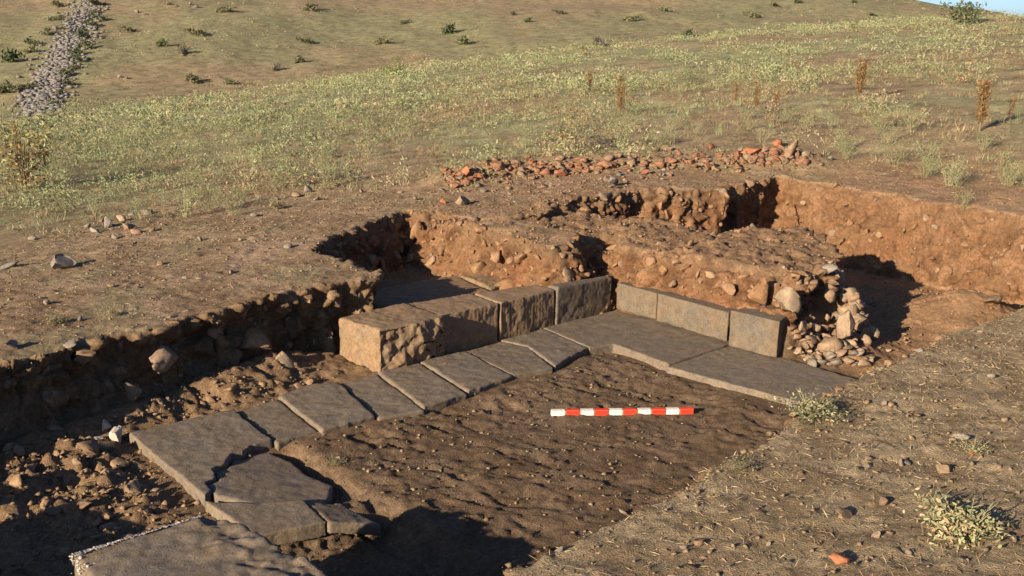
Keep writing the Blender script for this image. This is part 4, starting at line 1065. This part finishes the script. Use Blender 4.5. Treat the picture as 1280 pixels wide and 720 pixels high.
# single plants
def plant(name, label, cat, u, v, hpx, build, group=None, wide=1.0):
    p = gpt(u, v); h = px_size(p, hpx); root = link(name, None, loc=tuple(p)); root.rotation_euler = (0, 0, random.random()*6.28); tag(root, label, cat, group)
    build(root, h, h*wide, np.random.default_rng(int(u*7 + v))); return root
def add_part(root, nm, V, F, mat, cols=None): return link(nm, np_mesh(nm, V, F, mat, cols), root)
def b_bush(pal, n=420, leaf=.11, clumps=9, stems=5):
    def f(root, h, wd, rng, n=n*2, leaf=leaf*.55):
        V, F = leafy_geo(rng, n, h, wd, leaf*max(h, wd*.6), clumps, .05); add_part(root, 'foliage', V, F, M_LEAF, leaf_cols(rng, n, pal))
        V, F, _ = stalks_geo(rng, stems, h*.8, wd*.8, h*.014, 2); add_part(root, 'stem', V, F, M_TWIG)
    return f
def b_spike(pal, stems=3, n=260):
    """dead flower spikes: seed heads packed along upright stems"""
    def f(root, h, wd, rng):
        V, F, tips = stalks_geo(rng, stems, h, wd*.5, h*.012, 0); add_part(root, 'stem', V, F, M_TWIG)
        f0 = rng.uniform(.12, 1.0, n)**.8; k = rng.integers(0, stems, n); c = tips[k]*f0[:, None] + rng.normal(0, 1, (n, 3))*[h*.045, h*.045, h*.02]
        c[:, 2] = np.abs(c[:, 2]); d = rng.normal(0, 1, (n, 3)) + [0, 0, 1.2]; d /= np.linalg.norm(d, axis=1, keepdims=True); l = h*.045*rng.uniform(.5, 1.4, n)
        V, F = quads_from(c, c + d*l[:, None], l*.4, rng); add_part(root, 'seed_head', V, F, M_LEAF, leaf_cols(rng, n, pal))['kind'] = 'stuff'
    return f
def b_umbel(pal, stems=6, n=240):
    def f(root, h, wd, rng, n=n):
        V, F, tips = stalks_geo(rng, stems + 3, h*.9, wd*1.1, h*.008, 3); add_part(root, 'stem', V, F, M_PALE); n = n*3
        k = rng.integers(0, len(tips), n); c = tips[k]*np.where(rng.random((n, 1)) < .45, rng.uniform(.15, 1, (n, 1)), 1) + rng.normal(0, 1, (n, 3))*[h*.095, h*.095, h*.06]; c[:, 2] = np.abs(c[:, 2])
        d = rng.normal(0, 1, (n, 3)) + [0, 0, .6]; d /= np.linalg.norm(d, axis=1, keepdims=True); l = h*.042*rng.uniform(.5, 1.5, n)
        V, F = quads_from(c, c + d*l[:, None], l*.4, rng); add_part(root, 'foliage', V, F, M_LEAF, leaf_cols(rng, n, pal))
    return f
def b_rosette(pal, n=150):
    """withered low plant: curled leaves thrown out from one crown"""
    def f(root, h, wd, rng):
        n2 = n*6; V, F = leafy_geo(rng, n2, h*.75, wd*.85, h*.13, 16, -.1, None, .45); V[:, 2] *= .8; add_part(root, 'foliage', V, F, M_LEAF, leaf_cols(rng, n2, pal))
        V, F, _ = stalks_geo(rng, 9, h*1.1, wd*1.1, h*.02, 2); add_part(root, 'stem', V, F, M_PALE)
    return f
M_PALE = mat_stone('pale_stalk', [(0, (.34, .32, .19)), (1, (.30, .28, .15))], var=.2)
plant('dry_shrub', 'tall yellow green shrub with a rusty top at the left margin of the slope', 'shrub', 32, 236, 85, b_bush(YELL[:2] + RUST[1:] + OLIVE[:1], 520, .09, 12, 9), wide=.60)
plant('dead_mullein', 'rust coloured dry stalk rising from the left margin shrub', 'dead plant', 24, 205, 55, b_spike(RUST, 5, 300), wide=.5)
plant('dead_mullein', 'tall rusty flower spike alone near the right margin of the slope', 'dead plant', 1224, 164, 76, b_spike(RUST, 4, 700), wide=.3)
plant('dead_mullein', 'bushy rust brown spike right of the middle of the slope', 'dead plant', 1074, 122, 50, b_spike(RUST, 7, 900), wide=.6)
for u, v, h, lab in ((918, 130, 24, 'short rusty spike, left of a row of three on the slope'), (945, 138, 34, 'rusty spike in the middle of a row of three on the slope'), (968, 140, 30, 'rusty spike, right of a row of three on the slope'),
                     (736, 118, 34, 'thin brown spike on the slope above the rubble heap'), (776, 142, 46, 'lean brown spike right above the dark grey bush'), (1262, 150, 30, 'small rusty spike by the right picture edge')):
    plant('dead_mullein', lab, 'dead plant', u, v, h*1.15, b_spike(RUST, 4, 420), 'dead flower spikes on the slope', .5)
plant('dry_shrub', 'brown and green twiggy shrub behind the rubble heap', 'shrub', 708, 188, 50, b_bush(RUST[:2] + YELL + DRY[:2], 480, .085, 12, 12), wide=1.2)
plant('dark_bush', 'small dark grey bush behind the middle of the rubble heap', 'bush', 740, 188, 28, b_bush(GREYD + DARK[:1], 260, .12, 7), wide=1.1)
plant('pale_bush', 'bright yellow green weed clump right of the dark grey bush', 'weed', 778, 184, 36, b_umbel(YELL, 8, 320), wide=1.3)
plant('green_bush', 'bright green bush on the crest of the slope left of the stone row', 'bush', 494, 96, 24, b_bush([(.10, .16, .035), (.14, .20, .05), (.08, .12, .03)], 360, .12, 8), wide=1.0)
plant('green_bush', 'olive green bush in the middle of the slope', 'bush', 865, 107, 24, b_bush(OLIVE, 260, .12, 8), wide=1.5)
t_ = plant('ridge_tree', 'small dark green tree against the sky on the ridge', 'tree', 1197, 31, 26, lambda root, h, wd, rng: None)
rngt = np.random.default_rng(9); hp = px_size(tuple(t_.location), 27)
V, F = leafy_geo(rngt, 620, hp, hp*1.25, .13*hp, 12, .12); link('crown', np_mesh('crown', V, F, M_LEAF, leaf_cols(rngt, 620, DARK + OLIVE[:2])), t_)
V, F, _ = stalks_geo(rngt, 4, hp*.8, hp*.7, hp*.03, 3); link('trunk', np_mesh('trunk', V, F, M_TWIG), t_)
W_G = 'pale branching weeds around the dig'
_rw = random.Random(17); MORE_W = ()
for (u0, u1, v0, v1, n_, spot) in ((70, 330, 190, 275, 12, 'behind the left bank'), (330, 470, 180, 235, 8, 'between the left bank and the rubble heap'), (600, 880, 140, 186, 11, 'behind the rubble heap'), (880, 1050, 130, 185, 7, 'behind the right end of the rubble heap'), (1050, 1275, 140, 250, 15, 'on the slope above the right section')):
    for q, (u_, v_) in enumerate(sorted((_rw.uniform(u0, u1), _rw.uniform(v0, v1)) for _ in range(n_))):
        ordn = 'leftmost' if q == 0 else 'rightmost' if q == n_ - 1 else ('second third fourth fifth sixth seventh eighth ninth tenth eleventh twelfth thirteenth fourteenth'.split()[q-1] + ' from left')
        MORE_W += ((u_, v_, _rw.uniform(16, 34)*(.6 + .6*(v_ - 120)/140), _rw.uniform(1.1, 1.9), 'bushy weed ' + spot + ', ' + ordn + ' of these weeds'),)
for u, v, h, wd, lab in ((1185, 232, 46, .9, 'pale branching weed with whitish stems nearest the right section'), (1118, 207, 40, 1.2, 'round pale green weed left of the whitish stemmed weed'), (1155, 205, 38, 1.3, 'flat topped pale green weed between two others at the right rim'),
                         (1205, 262, 30, 1.2, 'low dry tuft right at the rim of the right section'), (1262, 235, 34, 1.0, 'pale weed by the right picture edge above the section'),
                         (1100, 160, 40, 1.6, 'wide grey green weed clump in the middle of the right slope'), (1140, 165, 34, 1.3, 'grey green weed clump beside the widest clump on the right slope'),
                         (232, 272, 48, .9, 'yellow green upright weed left of a pair at the edge of the left bank'), (258, 266, 46, .9, 'yellow green upright weed right of a pair at the edge of the left bank'), (120, 268, 30, 1.3, 'pale weed beside the scatter of grey stones'),
                         (352, 236, 40, 1.0, 'tall pale weed where the bare left bank meets the slope'), (378, 232, 34, 1.1, 'pale weed just right of the tall pale weed'), (412, 226, 28, 1.2, 'small pale weed above the middle of the left bank'),
                         (660, 184, 32, 1.3, 'yellow green weed left of the twiggy shrub'), (838, 182, 26, 1.5, 'low pale weed behind the right part of the rubble heap'), (300, 255, 26, 1.3, 'low weed between the upright pair and the tall pale weed'),
                         (560, 200, 24, 1.4, 'low weed left of the rubble heap end'), (1050, 190, 24, 1.4, 'low pale weed right of the rubble heap end')) + MORE_W:
    plant('branching_weed', lab, 'weed', u, v, h, b_umbel(YELL[:2] + GREEN, 6, 150), W_G if 'bushy weed' not in lab else 'pale green bushy weeds on the slope', wd)
plant('withered_plant', 'large withered plant with pale curled leaves on the right bank', 'withered plant', 1200, 668, 52, b_rosette(DRY[:1] + YELL + [(.50, .40, .24), (.42, .31, .18)], 230), wide=1.75)
plant('withered_plant', 'withered leafy plant at the end of the long right floor slab', 'withered plant', 1016, 520, 30, b_rosette(OLIVE + YELL[:2] + [(.48, .40, .26)], 150), wide=2.3)
plant('withered_plant', 'yellow dry tuft above the smooth pale stone on the right bank', 'withered plant', 1216, 565, 20, b_rosette(DRY + YELL, 60), wide=1.8)
plant('withered_plant', 'small grey green plant on the near soil edge', 'withered plant', 928, 588, 16, b_rosette(OLIVE, 60), wide=2.2)
plant('withered_plant', 'tiny dark sprig on the floor right of the shaded slab', 'withered plant', 420, 584, 12, b_rosette(OLIVE + DRY[:1], 50), wide=2.2)
for u, v, h, lab in ((70, 405, 16, 'small green tuft on the left bank near its lip'), (240, 470, 0, ''), (140, 395, 12, 'tiny tuft in the middle of the left bank'), (345, 262, 16, 'small dry tuft behind the left bank')):
    if h: plant('grass_tuft', lab, 'grass tuft', u, v, h, b_rosette(OLIVE + DRY[:2], 60), 'tufts on the left bank', 1.5)

# bushes dotted over the hill: a few grown shapes, set down one by one
def bush_me(seed, pal, n, flat):
    rng = np.random.default_rng(seed); V, F = leafy_geo(rng, n, flat, 1.0, .20, 7, .0); return np_mesh('hill_bush', V, F, M_LEAF, leaf_cols(rng, n, pal))
HB = [bush_me(700+k, pal, 190, fl_) for k, (pal, fl_) in enumerate([(DARK, .9), (OLIVE + DARK, .8), (DARK + OLIVE, .7), (GREYD, .8), (OLIVE, .5), (RUST[:2] + OLIVE, 1.0)])]
hills = [(12, 77, 22, 0, 'round dark bush beside the fallen wall at the left margin'), (8, 102, 16, 1, None), (8, 116, 18, 1, None), (30, 112, 16, 4, None), (558, 42, 17, 0, 'round dark bush, upper of the two largest on the hill'),
         (581, 56, 14, 1, 'dark bush, lower of the two largest on the hill'), (479, 55, 14, 4, None), (443, 73, 9, 1, None), (659, 28, 9, 0, None), (642, 19, 6, 0, None), (672, 47, 7, 2, None), (729, 69, 10, 5, 'small brown bush above the left part of the pale crest'),
         (749, 58, 14, 3, 'grey bush with stones beside it on the lower hill'), (746, 23, 10, 4, None), (788, 26, 14, 4, None), (857, 46, 13, 0, None), (987, 17, 11, 0, None), (998, 4, 9, 0, None), (1065, 39, 8, 5, None), (1018, 33, 11, 4, None), (968, 8, 9, 4, None), (1068, 4, 6, 0, None),
         (311, 30, 18, 4, None), (247, 45, 16, 4, None), (203, 58, 12, 1, None), (262, 69, 14, 4, None), (286, 105, 12, 4, None), (383, 54, 12, 4, None), (405, 81, 12, 4, None), (373, 78, 11, 1, None), (242, 104, 15, 1, None), (200, 95, 10, 3, None), (282, 15, 14, 4, None), (387, 13, 14, 4, None),
         (192, 28, 14, 4, None), (230, 68, 12, 3, None), (505, 30, 10, 4, None), (530, 22, 9, 4, None), (700, 18, 10, 4, None), (830, 14, 9, 4, None), (905, 28, 12, 4, None), (940, 22, 14, 4, None), (1090, 20, 8, 4, None), (1125, 12, 8, 4, None), (345, 88, 10, 3, None), (160, 40, 12, 4, None)]
for (u, v) in ((122, 4), (118, 14), (126, 22), (112, 30), (108, 44), (100, 54), (112, 58), (94, 66), (102, 74), (88, 84), (80, 92), (84, 104), (70, 116), (66, 128), (76, 6), (70, 22), (60, 40), (46, 54), (40, 62)):
    hills.append((u + random.uniform(-3, 3), v + 3, random.uniform(9, 15), random.choice([0, 1, 2, 4]), 'W'))
for k, (u, v, px, kd, lab) in enumerate(hills):
    p = hit(u, v)
    if p is None: continue
    if lab is None and k % 3 == 1: continue
    s = px_size(p, px)*1.08
    o = link('hill_bush', HB[kd], loc=(p[0], p[1], p[2] - .03*s), rot=(0, 0, k*1.7), sc=(s, s, s*random.uniform(.8, 1.1)))
    hue = ['dark green', 'olive', 'deep green', 'greyish', 'dull green', 'rusty'][kd]
    if lab == 'W':
        lab = hue + ' bush growing on the ' + ('left' if u < 112 - v*.5 else 'right') + ' side of the fallen wall, ' + ('near its top' if v < 40 else 'half way down' if v < 85 else 'near its lower end')
    elif not lab:
        lab = hue + ' bush ' + ('high on the hill, ' if v < 26 else 'midway up the hill, ' if v < 62 else 'at the foot of the hill, ') + ('by the left margin' if u < 60 else 'just right of the fallen wall' if u < 215 else 'left of the middle' if u < 345 else 'left of the two largest bushes' if u < 550 else 'right of the two largest bushes' if u < 760 else 'under the middle of the skyline slope' if u < 960 else 'towards the ridge tree')
    tag(o, lab, 'bush', 'hill bushes: ' + lab)
